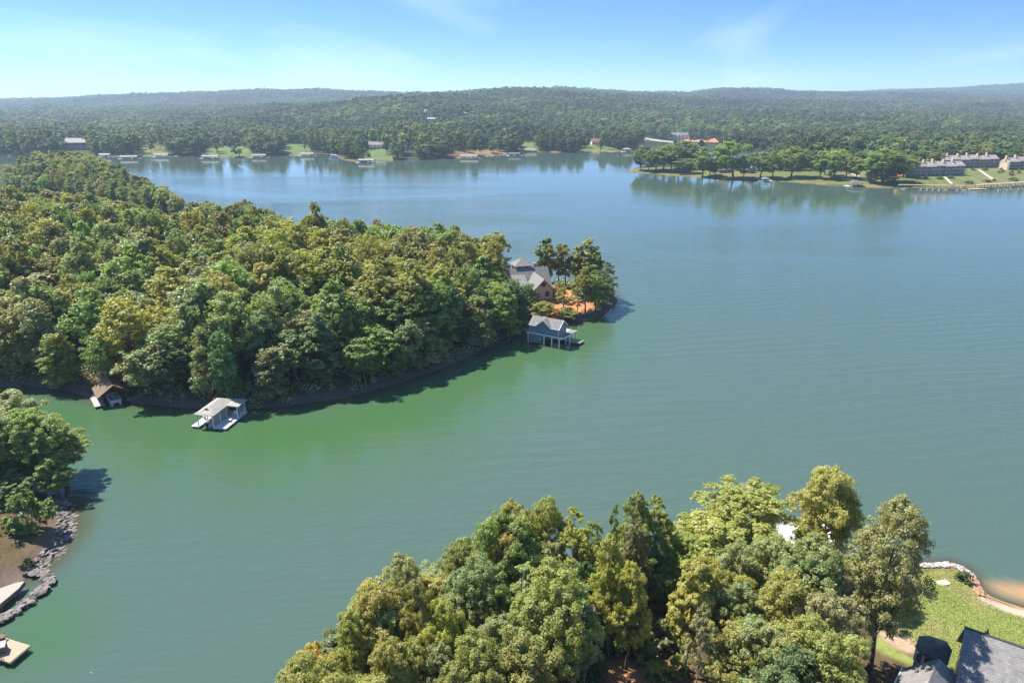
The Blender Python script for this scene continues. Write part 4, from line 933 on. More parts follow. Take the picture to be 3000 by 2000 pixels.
bm_ = B(); bm_.box(1.9, 7.5, .12, .32, 4.14, 4.34).box(7.35, 7.52, .34, 7.3, 4.14, 4.34).box(7.54, 11.3, 7.2, 7.4, 4.14, 4.34).box(11.12, 11.3, 7.42, 12.2, 4.14, 4.34).box(1.9, 2.08, .34, 12.2, 4.14, 4.34); bm_.build('eave_beam', WHITE, d1)
rp = hip(1.6, 7.6, .1, 12.3, 4.36, 5.75, .2)
rf = roof(d1, rp, ROOF_WARM)
roof(d1, [[(7.3, 7.0, 4.55), (11.6, 7.0, 4.37), (11.6, 12.5, 4.37), (7.3, 12.5, 4.55)]], ROOF_WARM, .14, 'porch_roof')
g_ = B(); g_.v += [(3.6, 1.75, 5.12), (5.6, 1.75, 5.12), (4.6, 1.75, 5.8), (4.6, 3.0, 5.8), (3.6, 2.0, 5.25), (5.6, 2.0, 5.25)]; g_.f += [(0, 1, 2)]; g_.build('gable_vent', DARKM, d1)
railing(d1, [(8.7, 11.85), (11.05, 11.85), (11.05, 8.4)], .72, 1.0, WHITE, 1.5, bal=.3)
boat('small motor boat moored in the slip of the grey and white boathouse', Matrix.Translation(d1.location) @ Matrix.Rotation(YAW, 4, 'Z') @ Vector((4.75 * .77, 4.4 * .77, .1)), YAW, 5.4, 2.1)
def local(root_loc, yaw, p): return Vector(root_loc) + Matrix.Rotation(yaw, 3, 'Z') @ Vector(p)
D1 = (o_[0], o_[1], 0)
def local1(p): return local(D1, YAW, (p[0] * .77, p[1] * .77, p[2] * .82))
ch = thing('adirondack_chair', 'white wooden garden chair on the deck under the porch roof', 'chair', local1((9.2, 8.6, .72)), YAW + math.radians(20))
B().slab([(-.3, -.35, .42), (.3, -.35, .42), (.28, .3, .30), (-.28, .3, .30)], .05).build('seat', WHITE, ch)
B().slab([(-.3, .26, .34), (.3, .26, .34), (.34, .62, 1.12), (-.34, .62, 1.12)], .06).build('backrest', WHITE, ch)
for s in (-1, 1):
    B().box(s * .38 - .07, s * .38 + .07, -.45, .4, .6, .64).build('armrest', WHITE, ch)
    B().box(s * .36 - .04, s * .36 + .04, -.42, -.34, 0, .6).build('leg', WHITE, ch); B().box(s * .36 - .04, s * .36 + .04, .3, .38, 0, .6).build('leg', WHITE, ch)
tb = thing('side_table', 'small white table on the sunny edge of the deck', 'table', local1((9.7, 4.6, .72)), YAW)
B().box(-.5, .5, -.32, .32, .55, .62).build('table_top', WHITE, tb)
for sx in (-.4, .4):
    for sy in (-.24, .24): B().box(sx - .04, sx + .04, sy - .04, sy + .04, 0, .55).build('leg', WHITE, tb)
bn = thing('barrel', 'white drum standing at the left corner of the boathouse deck', 'barrel', local1((1.3, 5.0, .7)))
B().post(0, 0, 0, .9, .34, 14).build('drum', WHITE, bn); B().post(0, 0, .4, .52, .355, 14).build('band', DARKM, bn)
gw_a = local1((9.4, 12.1, .75)); gw_b = on_ground(711, 1150); gw_b = Vector((gw_b[0], gw_b[1], gw_b[2] + .2))
gw = thing('gangway', 'narrow grey gangway with rails from boathouse up the bank', 'gangway', gw_a)
v_ = gw_b - gw_a; sd_ = v_.cross(Vector((0, 0, 1))).normalized() * .65
B().slab([-sd_, sd_, v_ + sd_, v_ - sd_], .12).build('walkway', DECKG, gw)
for s in (-1, 1):
    b = B(); b.beam(sd_ * s + Vector((0, 0, .95)), v_ + sd_ * s + Vector((0, 0, .95)), .07)
    for i in range(5): q = v_ * (i / 4) + sd_ * s; b.beam(q, q + Vector((0, 0, .95)), .06)
    b.build('handrail', GREYW, gw)

# ------------------------------------------------------------------ old brown boat shelter
q_ = at(345, 1172, .6); YS = math.radians(38)
sh = thing('boat_shelter', 'weathered brown boat shelter with sagging gable roof on the far left shore', 'boathouse', (q_[0], q_[1], 0), YS)
B().box(-5.2, -3.0, -1.2, 6, .45, .62).box(1.9, 4.2, -1.2, 6, .45, .6).build('deck', DECKG, sh)
for x in (-3.2, 2.0):
    for y in (-.8, 2.6, 5.8): B().post(x, y, -3, 3.3, .14).build('post', WOODB, sh)
roof(sh, [gable(-3.6, 2.4, -1.2, 6.2, 3.3, 5.3, 'y', .5, .8)[0]], ROOF_BROWN, .14, 'roof'); roof(sh, [gable(-3.6, 2.4, -1.2, 6.2, 3.3, 5.3, 'y', .5, .8)[1]], ROOF_RUST, .14, 'rusty_roof_slope')
w_ = B(); gable_wall(w_, -3.4, 2.2, 6.1, 3.3, 5.2); w_.box(-3.4, 2.2, 6.05, 6.15, 1.0, 3.3); w_.build('back_wall', WOODB, sh)
S1 = (q_[0], q_[1], 0)
pb = thing('pontoon_boat', 'white pontoon boat parked under the weathered shelter', 'boat', local(S1, YS, (-.6, 1.6, .25)), YS)
for s in (-1, 1): B().loft([[(s * .9 + .3 * k * math.cos(a), y, .3 * k * math.sin(a)) for a in np.linspace(0, 6.28, 9)[:-1]] for y, k in ((-3.2, 1), (2.4, 1), (3.0, .6), (3.3, .1))]).build('pontoon', BOATW, pb)
B().box(-1.25, 1.25, -3.1, 2.7, .3, .42).build('platform', CUSH, pb)
for (x0, x1, y0, y1) in ((-1.25, -1.18, -3.0, 2.6), (1.18, 1.25, -3.0, 2.6), (-1.1, 1.1, 2.55, 2.62), (-1.1, 1.1, -3.05, -2.98)): B().box(x0, x1, y0, y1, .43, 1.05).build('fence_panel', BOATW, pb)
b = B(); b.box(-1.1, -.5, -2.6, -.5, .43, .85).box(.5, 1.1, .2, 2.3, .43, .85).box(-.35, .25, -.2, .5, .43, 1.2); b.build('seats', CUSH, pb)
rt = thing('kayak', 'red kayak lying on the right deck of the weathered shelter', 'kayak', local(S1, YS, (3.0, 2.6, .75)), YS)
B().loft([[(.38 * k * math.cos(a), y, .22 * k * math.sin(a)) for a in np.linspace(0, 6.28, 9)[:-1]] for y, k in ((-2, .05), (-1.2, .75), (0, 1), (1.2, .75), (2, .05))]).build('hull', REDM, rt, True)

# ------------------------------------------------------------------ blue boathouse
p0 = at(1552, 1004, 0); p1 = at(1637, 1021, 0); YB = math.atan2(p1[1] - p0[1], p1[0] - p0[0]); LB = float(np.hypot(*(p1 - p0)[:2]))
bb = thing('blue_boathouse', 'two-storey blue boathouse with white trim standing on posts over the water', 'boathouse', (p0[0], p0[1], 0), YB)
U0, U1 = 3.7, 6.2
B().box(-.9, LB + 1.6, -.25, 9.0, 3.42, 3.66).build('upper_deck', DECKG, bb)
t_ = B(); t_.box(-.95, LB + 1.66, -.33, -.252, 3.3, 3.7).box(LB + 1.602, LB + 1.68, -.25, 9.0, 3.3, 3.7); t_.build('deck_trim', WHITE, bb)
w_ = B(); w_.box(0, LB - .2, 0, 5.0, 3.67, U1); gable_wall(w_, 0, 5.0, LB - .26, U1, 8.25, 'y'); gable_wall(w_, 0, 5.0, .06, U1, 8.25, 'y'); gable_wall(w_, 2.8, 7.0, .06, U1, 8.1); w_.build('upper_wall', BLUE_S, bb)
roof(bb, gable(0, LB - .2, 0, 5.0, U1 + .12, 8.4, 'x', .35, .4), ROOF_GREY)
kx = (8.25 - U1) / 2.1
roof(bb, [[(2.4, -.4, U1 - .08), (4.9, -.4, 8.28), (4.9, 2.5, 8.28), (2.4, .1, U1 + .2)], [(4.9, -.4, 8.285), (7.4, -.4, U1 - .08), (7.4, .1, U1 + .2), (4.9, 2.5, 8.285)]], ROOF_GREY, .16, 'cross_gable_roof')
tr = B(); tr.beam((2.3, -.46, U1 - .2), (4.9, -.46, 8.14), .1, .24).beam((4.9, -.46, 8.14), (7.5, -.46, U1 - .2), .1, .24).beam((-.4, -.44, U1 - .22), (2.4, -.44, U1 - .22), .1, .2).beam((7.4, -.44, U1 - .22), (LB + .2, -.44, U1 - .22), .1, .2).beam((LB + .22, -.45, U1 - .2), (LB + .22, 2.5, 8.25), .1, .24).beam((LB + .22, 2.5, 8.25), (LB + .22, 5.45, U1 - .2), .1, .24)
tr.build('roof_trim', WHITE, bb)
cb = B(); cb.box(-.04, .1, -.04, .1, 3.67, U1).box(LB - .3, LB - .16, -.04, .1, 3.67, U1).box(LB - .3, LB - .16, 4.9, 5.04, 3.67, U1); cb.build('corner_board', WHITE, bb)
window(bb, LB - .18, 2.2, 5.0, 1, 0, 1.3, 1.6)
B().box(.1, 3.0, .05, 6.5, .85, 3.42).build('lower_wall', BLUE_S, bb)
dr = B(); dr.box(3.0, 3.06, .9, 2.1, .9, 3.0); dr = dr.build('door', WHITE, bb); B().box(3.065, 3.08, 1.15, 1.85, 1.6, 2.7).build('pane', GLASS, dr)
B().box(-.2, 4.6, -.25, 9.0, .6, .84).box(4.6, LB + 4.2, 5.6, 9.0, .6, .83).build('lower_deck', DECK, bb)
for (x, y) in ((5.0, .1), (7.7, .1), (LB, .1), (LB, 4.6), (LB, 8.6), (7.7, 8.6), (LB + 1.3, 4.6), (LB + 1.3, 8.6), (-.6, .1), (-.6, 8.6)):
    b = B(); b.box(x - .14, x + .14, y - .14, y + .14, -3, 3.42); b = b.build('post', WHITE, bb)
    br_ = B(); br_.beam((x - .95, y, 3.35), (x, y, 2.35), .11).beam((x + .95, y, 3.35), (x, y, 2.35), .11); br_.build('brace', WHITE, b)
railing(bb, [(LB + 1.4, .1), (LB + 1.4, 8.8), (4.5, 8.8)], 3.67, 1.05, DARKM, 1.3)
lf = B(); lf.beam((5.4, .9, 1.1), (5.4, 5.0, 1.1), .16).beam((9.2, .9, 1.1), (9.2, 5.0, 1.1), .16).beam((5.4, 1.6, .8), (9.2, 1.6, .8), .16).beam((5.4, 4.3, .8), (9.2, 4.3, .8), .16)
for x, y in ((5.4, .9), (5.4, 5), (9.2, .9), (9.2, 5)): lf.beam((x, y, -2), (x, y, 1.6), .12)
lf.build('boat_lift', DARKM, bb)
v_ = B(); v_.post(8.0, 1.3, 7.2, 7.75, .1, 8); v_.build('vent_pipe', WHITE, bb)
rw_b = on_ground(1535, 968); rw_a = local((p0[0], p0[1], 0), YB, (-.3, 7.4, .84))
rw = thing('footbridge', 'pale wooden footbridge from the blue boathouse to the rocky bank', 'footbridge', rw_a)
v2 = Vector((rw_b[0], rw_b[1], rw_b[2] + .25)) - rw_a; s2 = v2.cross(Vector((0, 0, 1))).normalized() * .8
B().slab([-s2, s2, v2 + s2, v2 - s2], .15).build('walkway', DECK, rw)
for s in (-1, 1): B().beam(s2 * s + Vector((0, 0, .9)), v2 + s2 * s + Vector((0, 0, .9)), .07).beam(s2 * s, s2 * s + Vector((0, 0, .9)), .08).beam(v2 + s2 * s, v2 + s2 * s + Vector((0, 0, .9)), .08).build('handrail', WHITE, rw)

# ------------------------------------------------------------------ house on the point
h0 = on_ground(1564, 880); YH = math.radians(17); HZ = h0[2] - .3
ho = thing('lake_house', 'tan shingled house with grey gabled roofs and square tower on the wooded point', 'house', (h0[0], h0[1], HZ), YH)
B().box(-.1, 7.3, -.1, 8, -3.0, .6).box(7.3, 10.6, .4, 12, -3.0, .55).build('foundation', STONE, ho)
w_ = B(); w_.box(0, 7.2, 0, 8, .6, 4.4); gable_wall(w_, 0, 7.2, .06, 4.4, 8.0); w_.build('front_wing_wall', SAND_S, ho)
roof(ho, gable(0, 7.2, 0, 10, 4.5, 8.15, 'y', .7, .8), ROOF_GREY, .2, 'front_wing_roof')
tr = B(); tr.beam((-.85, -.76, 3.55), (3.6, -.76, 7.95), .12, .26).beam((3.6, -.76, 7.95), (8.05, -.76, 3.55), .12, .26); tr.build('rake_trim', TANW, ho)
window(ho, 3.6, -.02, 5.9, 0, -1, 1.5, 1.3, DARKM); window(ho, 5.1, -.02, 2.4, 0, -1, 1.4, 1.6, DARKM); window(ho, 1.5, -.02, 2.0, 0, -1, 1.3, 1.5, DARKM)
w_ = B(); w_.box(-11, 9.0, 8, 17, .2, 4.6); gable_wall(w_, 8, 17, -10.9, 4.6, 9.3, 'y'); gable_wall(w_, 8, 17, 8.9, 4.6, 9.3, 'y'); w_.build('main_wall', SAND_S, ho)
roof(ho, gable(-11, 9.0, 8, 17, 4.7, 9.5, 'x', .6, .7), ROOF_GREY, .2, 'main_roof')
roof(ho, [[(-9, 3.4, 4.3), (-.3, 3.4, 4.3), (-.3, 10.4, 7.6), (-9, 10.4, 7.6)]], ROOF_GREY, .2, 'shed_roof')
B().box(-8.6, 0, 4.2, 8, .2, 4.3).build('shed_wall', SAND_S, ho)
w_ = B(); w_.box(-2.6, 3.0, 13.0, 18.6, 4.0, 10.2); w_.build('tower_wall', SAND_S, ho)
roof(ho, hip(-2.6, 3.0, 13.0, 18.6, 10.2, 12.6, .7), ROOF_GREY, .18, 'tower_roof')
for x in (-1.1, 1.5): window(ho, x, 12.98, 9.3, 0, -1, 1.2, .8, DARKM, 0)
w_ = B(); w_.box(-21, -11, 5, 16, .2, 3.8); gable_wall(w_, -21, -11, 5.06, 3.8, 7.6); w_.build('left_wing_wall', SAND_S, ho)
roof(ho, gable(-21, -11, 5, 17, 3.9, 7.8, 'y', .6, .7), ROOF_GREY, .2, 'left_wing_roof')
w_ = B(); w_.box(-9.6, -6.4, 8.0, 12, 6.4, 7.9); gable_wall(w_, -9.6, -6.4, 8.06, 7.9, 9.2); w_.build('dormer_wall', SAND_S, ho); roof(ho, gable(-9.6, -6.4, 8, 13, 8.0, 9.3, 'y', .4, .4), ROOF_GREY, .15, 'dormer_roof'); window(ho, -8.0, 7.97, 7.2, 0, -1, .9, .9, WHITE, 0)
roof(ho, [[(7.6, 0, 4.1), (11.2, 0, 3.4), (11.2, 12, 3.4), (7.6, 12, 4.1)]], ROOF_BROWN, .18, 'porch_roof')
for y in (.5, 4.2, 8, 11.6): B().box(10.5, 10.8, y - .15, y + .15, .55, 3.25).build('porch_post', TANW, ho)
B().box(7.3, 10.9, .1, 12, .56, .7).build('porch_floor', DECK, ho)
chm = B(); chm.box(4.6, 5.8, 14, 15.2, 6.5, 10.6); chm.build('chimney', STONE, ho)

# ------------------------------------------------------------------ house roofs at the lower right
def P3(px, py, z): return tuple(float(v) for v in at(px, py, z))
RZ = 12.5; hr = at(2829, 1838, RZ); hr2 = at(3000, 1897, RZ)
hx = thing('shore_house', 'grey-shingled house roof with octagonal porch at the lower right corner', 'house', (hr[0], hr[1], G(hr[0], hr[1])), math.atan2(hr2[1] - hr[1], hr2[0] - hr[0]))
inv = (Matrix.Translation(hx.location) @ Matrix.Rotation(hx.rotation_euler.z, 4, 'Z')).inverted()
def LP(px, py, z): return tuple(inv @ Vector(P3(px, py, z)))
gz0 = hx.location.z; rz = RZ - gz0
# local frame: x along the ridge, -y toward the viewer
e1 = LP(2784, 1976, 9.6); dy = e1[1]; sl_ = (rz - (9.6 - gz0)) / (-dy)
ye = dy * 1.5; ze = rz + sl_ * ye
roof(hx, [[(-.1, ye, ze), (16, ye, ze), (16, 0, rz), (-.1, 0, rz)], [(16, 5.0, rz - 5.6), (-.1, 5.0, rz - 5.6), (-.1, 0, rz + .004), (16, 0, rz + .004)]], ROOF_GREY, .22, 'main_roof')
rc_ = B(); rc_.beam((-.12, .05, rz + .03), (16, .05, rz + .03), .32, .08); rc_.build('ridge_cap', ROOF_DARK, hx)
roof(hx, [[(5.0, ye * .98, ze + .55), (16, ye * .98, ze + .55), (16, ye * .42, rz + sl_ * ye * .42 + .12), (6.2, ye * .42, rz + sl_ * ye * .42 + .12)]], ROOF_GREY, .5, 'raised_roof_slope')
B().box(.4, 15.6, ye + .5, 4.0, -3, ze - .3).build('wall', GREY_S, hx)
vp = LP(2882, 1888, 10.9); v_ = B(); v_.post(vp[0], vp[1], rz + sl_ * vp[1] - .1, rz + sl_ * vp[1] + .55, .09); v_.box(vp[0] - .18, vp[0] + .18, vp[1] - .18, vp[1] + .18, rz + sl_ * vp[1] - .12, rz + sl_ * vp[1] + .1); v_.build('vent_pipe', DARKM, hx)
ZP = 8.2
oc = [LP(a, b, ZP) for a, b in ((2693, 1862), (2723, 1860), (2774, 1878), (2790, 1905), (2775, 1945), (2750, 1932), (2705, 1915), (2682, 1890))]
top_ = LP(2762, 1890, ZP + 1.1)
roof(hx, [[oc[i], oc[(i + 1) % 8], top_][::1] for i in range(8)], ROOF_DARK, .16, 'porch_roof')
cz_ = sum(p[2] for p in oc) / 8; cc = np.mean([p[:2] for p in oc], 0)
ins = [(cc[0] + (p[0] - cc[0]) * .9, cc[1] + (p[1] - cc[1]) * .9) for p in oc]
B().prism(ins[::-1], -3.0, cz_ - 2.1).build('porch_wall', GREY_S, hx)
for i in range(8): B().post(ins[i][0], ins[i][1], cz_ - 2.1, cz_ - .1, .13, 6).build('porch_post', WHITE, hx)
rl = B()
for i in range(8):
    a, c = ins[i], ins[(i + 1) % 8]; rl.beam((a[0], a[1], cz_ - 2.04), (c[0], c[1], cz_ - 2.04), .14, .12); rl.beam((a[0], a[1], cz_ - .22), (c[0], c[1], cz_ - .22), .14, .2)
rl.build('porch_rail', WHITE, hx)
ins2 = [(cc[0] + (p[0] - cc[0]) * .86, cc[1] + (p[1] - cc[1]) * .86) for p in oc]
B().prism(ins2[::-1], cz_ - 2.08, cz_ - 1.9).build('porch_floor', WOODB, hx)
# lower gable toward the viewer
ZG = 10.3
a_ = np.array(LP(2751, 1928, ZG)); c_ = np.array(LP(2719, 2000, ZG)); c_ = a_ + (c_ - a_) * 1.8
lf_ = np.array(LP(2643, 1957, ZG - 2.6)); lb_ = lf_ + (c_ - a_); rt0 = a_ + np.array([*(a_ - lf_)[:2], 0]) * .95; rt0[2] = lf_[2]; rt1 = rt0 + (c_ - a_)
roof(hx, [[lf_, a_, c_, lb_][::-1], [a_ + [0, 0, .003], rt0, rt1, c_ + [0, 0, .003]][::-1]], ROOF_GREY, .2, 'lower_gable_roof')
tri = B(); k_ = np.array([0, 0, .25]); 
ia = a_ * .93 + c_ * .07 - k_; il = lf_ * .93 + lb_ * .07 - k_ + (a_ - lf_) * .06; ir = rt0 * .93 + rt1 * .07 - k_ + (a_ - rt0) * .06
ic = c_ * .95 + a_ * .05 - k_; jl = lb_ * .95 + lf_ * .05 - k_ + (a_ - lf_) * .06; jr = rt1 * .95 + rt0 * .05 - k_ + (a_ - rt0) * .06
dn = lambda p: (p[0], p[1], -3.0)
tri.poly([il, ia, ir]); tri.poly([dn(il), dn(ir), ir, il][::-1]); tri.poly([dn(il), il, jl, dn(jl)][::-1]); tri.poly([dn(ir), ir, jr, dn(jr)]); tri.poly([jl, ic, jr]); tri.poly([dn(jl), dn(jr), jr, jl])
tri.build('lower_wall', GREY_S, hx)
gt_ = B(); gt_.beam(lf_ + [0, 0, -.05], lb_ + [0, 0, -.05], .16, .16); gt_.build('gutter', WHITE, hx)

# ------------------------------------------------------------------ lower-left dock, jetty deck, white deck by the trees
def world_deck(name, label, cat, pts, z, th, m, planks=0, mp=None):
    c = np.mean([at(a, b, z)[:2] for a, b in pts], 0); r = thing(name, label, cat, (c[0], c[1], 0))
    P = [at(a, b, z) - np.array([c[0], c[1], 0]) for a, b in pts]
    return r, P
dl, P = world_deck('wooden_dock', 'tan plank dock jutting out at the lower left corner', 'dock', [(-60, 1846), (86, 1890), (30, 1937), (-60, 1990)], .9, .2, DECK)
A_, B_, C_ = P[1], P[0], P[2]; ex = (B_ - A_); el = np.linalg.norm(ex); ex = ex / el; ey = (C_ - A_); eyl = np.linalg.norm(ey); ey = ey / eyl
npl = 26; pw = el / npl; me0 = None
for i in range(npl):
    if me0 is None:
        b = B(); q0 = A_; b.slab([q0, q0 + ey * eyl, q0 + ey * eyl + ex * (pw - .03), q0 + ex * (pw - .03)][::-1], .05); o = b.build('plank', DECK, dl); me0 = o.data
    else: o = link('plank', me0, dl)
    o.location = tuple(ex * pw * i)
fr = B(); fr.beam(A_ - [0, 0, .2] - ex * .04, A_ + ey * eyl - [0, 0, .2] - ex * .04, .08, .3).beam(A_ - [0, 0, .2] - ey * .05, A_ + ex * el - [0, 0, .2] - ey * .05, .08, .3).beam(A_ + ey * (eyl + .05) - [0, 0, .2], A_ + ey * (eyl + .05) + ex * el - [0, 0, .2], .08, .3); fr.build('frame', TANW, dl)
for u, v in ((.3, .3), (.3, eyl - .3), (el * .5, eyl - .3), (el * .5, .3)): q = A_ + ex * u + ey * v; B().post(q[0], q[1], -4, .7, .14).build('pile', WOODB, dl)
ld = B(); q = A_ + ey * (eyl * .9) + ex * 1.0
for s in (0, .45): ld.beam(q + ex * s + ey * .4 + [0, 0, -1.0], q + ex * s + ey * .4 + [0, 0, 1.0], .05)
for i in range(4): ld.beam(q + ey * .4 + [0, 0, -.5 + i * .35], q + ex * .45 + ey * .4 + [0, 0, -.5 + i * .35], .05)
ld.build('ladder', DARKM, dl)
bx_ = at(8, 1905, .92); bo = thing('storage_box', 'dark storage box with pale lid on the lower left dock', 'box', (bx_[0], bx_[1], .93), math.atan2(ey[1], ex[0]) * 0 + math.radians(25))
B().box(-1.3, .5, -.7, .5, 0, 1.0).build('chest', WOODB, bo); B().slab([(-1.36, -.76, 1.08), (.56, -.76, 1.08), (.56, .56, 1.16), (-1.36, .56, 1.16)], .1).build('lid', DECKG, bo)
bq = at(2, 1872, .92); be = thing('bench', 'brown wooden bench on the lower left dock by the picture edge', 'bench', (bq[0], bq[1], .93), math.radians(-12))
B().box(-2.0, .8, -.35, .35, .55, .63).build('seat', WOODB, be)
for x in (-1.6, .4): B().box(x - .06, x + .06, -.28, .28, 0, .55).build('leg', WOODB, be)
rp_, P = world_deck('jetty_deck', 'pale pointed landing deck behind the rock jetty', 'deck', [(-60, 1822), (-60, 1748), (0, 1722), (45, 1706), (72, 1701), (55, 1722), (0, 1768)], 1.3, .3, PALE)
B().slab(P[::-1], .25).build('deck_slab', mat('weathered_boards', (.33, .29, .245), .85, .15, .22, 3.0, .4, stretch=(5, 1, 1)), rp_); c_ = B(); c_.beam(P[4] - [0, 0, .45], P[5] - [0, 0, .45], .12, .4).beam(P[5] - [0, 0, .45], P[0] - [0, 0, .45], .12, .4); c_.build('edge_beam', WOODB, rp_)
for p in (P[1], P[2], P[5], P[6]): B().post(p[0] * .97, p[1] * .97, -2, 1.05, .12).build('pile', WOODB, rp_)
wd, P = world_deck('white_dock', 'white upper deck with railing half hidden behind the golden olive tree', 'dock', [(2270, 1535), (2420, 1528), (2450, 1590), (2250, 1600)], 3.0, .2, DECKW)
B().slab(P[::-1], .2).build('deck', DECKW, wd)
railing(wd, [P[3][:2], P[0][:2], P[1][:2], P[2][:2]], 3.0, 1.1, WHITE, 1.5, bal=.22)
for p in P: B().box(p[0] * .94 - .12, p[0] * .94 + .12, p[1] * .94 - .12, p[1] * .94 + .12, -3, 2.8).build('post', WHITE, wd)
sp_ = on_ground(2762, 1707); st_ = thing('stone_slab', 'flat tan stone slab lying in the near lawn', 'slab', (sp_[0], sp_[1], sp_[2]), .2)
B().slab([(-1.1, -.6, .1), (1.1, -.5, .1), (1.0, .6, .1), (-.9, .55, .1)], .2).build('slab', mat('tan_stone', (.52, .40, .27), .9, .1, .2, 3.0), st_)
# ------------------------------------------------------------------ condominiums across the lake
CLEAR = []; SIGHT = []
def condo(label, pa, pb, units, seed, brick_side=True):
    a = on_ground(*pa); b = on_ground(*pb); Lc = float(np.hypot(b[0] - a[0], b[1] - a[1])); yaw = math.atan2(b[1] - a[1], b[0] - a[0])
    z0 = min(a[2], b[2]) - .5
    r = thing('condominium', label, 'building', (a[0], a[1], z0), yaw, 'condominiums across the lake')
    w = Lc / units; D = 12.0; Hh = 9.6
    for i in range(units):
        off = (0, 1.3, .4, 1.6, .2, 1.2)[i % 6]; zz = (0, .5, .2, .7, .1, .4)[i % 6]; x0, x1 = i * w, (i + 1) * w; h = Hh + zz
        bx = B(); bx.box(x0 + .02, x1 - .02, off, off + D, -4, h); bx = bx.build('unit_wall', CONDO_S, r)
        xm = (x0 + x1) / 2; ym = off + D / 2; rz_ = h + 4.0
        roof(bx, [[(x0 - .1, off - .6, h - .2), (x1 + .1, off - .6, h - .2), (x1 + .1, ym, rz_), (x0 - .1, ym, rz_)], [(x1 + .1, off + D + .5, h - .2), (x0 - .1, off + D + .5, h - .2), (x0 - .1, ym, rz_ + .003), (x1 + .1, ym, rz_ + .003)]], ROOF_MAUVE, .25)
        for xx, s in ((x0 + .05, -1), (x1 - .05, 1)):
            pass
        gw_ = B(); gable_wall(gw_, off, off + D, x0 + .1, h, rz_ - .1, 'y'); gable_wall(gw_, off, off + D, x1 - .1, h, rz_ - .1, 'y'); gw_.build('gable', CREAM_S if i == 0 else CONDO_S, bx)
        B().box(x0 - .6, x0 + .9, ym - 1.4, ym + .6, h + 1.5, rz_ + 2.2).build('chimney', CREAM_S, bx)
        kx = (rz_ - h + .2) / (D / 2 + .6)
        for u in (.4, .72):
            xs = x0 + w * u; ys = off + 2.6; zs = h - .2 + (ys - off + .6) * kx
            B().slab([(xs - .45, ys - .5, zs - .5 * kx + .12), (xs + .45, ys - .5, zs - .5 * kx + .12), (xs + .45, ys + .5, zs + .5 * kx + .12), (xs - .45, ys + .5, zs + .5 * kx + .12)], .1).build('skylight', BOATW, bx)
        bal_right = i % 2 == 0
        bx0, bx1 = (x0 + w * .5, x1 - .3) if bal_right else (x0 + .3, x0 + w * .5)
        wx0, wx1 = (x0 + .5, x0 + w * .46) if bal_right else (x0 + w * .56, x1 - .5)
        for lev in range(3):
            zl = .4 + lev * 3.15
            window(bx, (wx0 + wx1) / 2, off - .01, zl + 1.5, 0, -1, wx1 - wx0 - .3, 1.9, GREYW, 1)
            window(bx, (bx0 + bx1) / 2, off - .01, zl + 1.3, 0, -1, bx1 - bx0 - .7, 2.1, GREYW, 2)
            if lev > 0:
                bb_ = B(); bb_.box(bx0, bx1, off - 1.8, off - .02, zl - .05, zl + .12).box(bx0, bx1, off - 1.8, off - 1.7, zl + .45, zl + 1.05).box(bx0, bx0 + .12, off - 1.68, off - .02, zl + .13, zl + 1.05).box(bx1 - .12, bx1, off - 1.68, off - .02, zl + .13, zl + 1.05); bb_.build('balcony', mat('balcony_wood', (.36, .33, .31), .8, .2, .1, 1.0), bx)
        ps = B()
        for xx in (bx0 + .1, bx1 - .1): ps.box(xx - .1, xx + .1, off - 1.69, off - 1.49, -2, zl - .06)
        ps.build('balcony_posts', GREYW, bx)
    B().box(-.25, .0, 1.5, 10.5, -4, 8.0).build('end_wall', BRICK if brick_side else CREAM_S, r)
    c = ((a[0] + b[0]) / 2, (a[1] + b[1]) / 2)
    for t in np.linspace(0, 1, 7):
        x = a[0] + (b[0] - a[0]) * t; y = a[1] + (b[1] - a[1]) * t; CLEAR.append((x, y + 7, 14)); SIGHT.append((x, y, x * .9, y * .9, 7))
    return r
condo('front row of grey-brown condominiums, lower of the two long blocks with red end wall', (2652, 518), (2826, 514), 6, 1)
condo('upper row of grey-brown condominiums set behind the front row, with cream end wall', (2752, 494), (2925, 491), 6, 2, False)
condo('grey-brown condominium block cut off by the right picture edge', (2954, 498), (3040, 497), 3, 3, False)

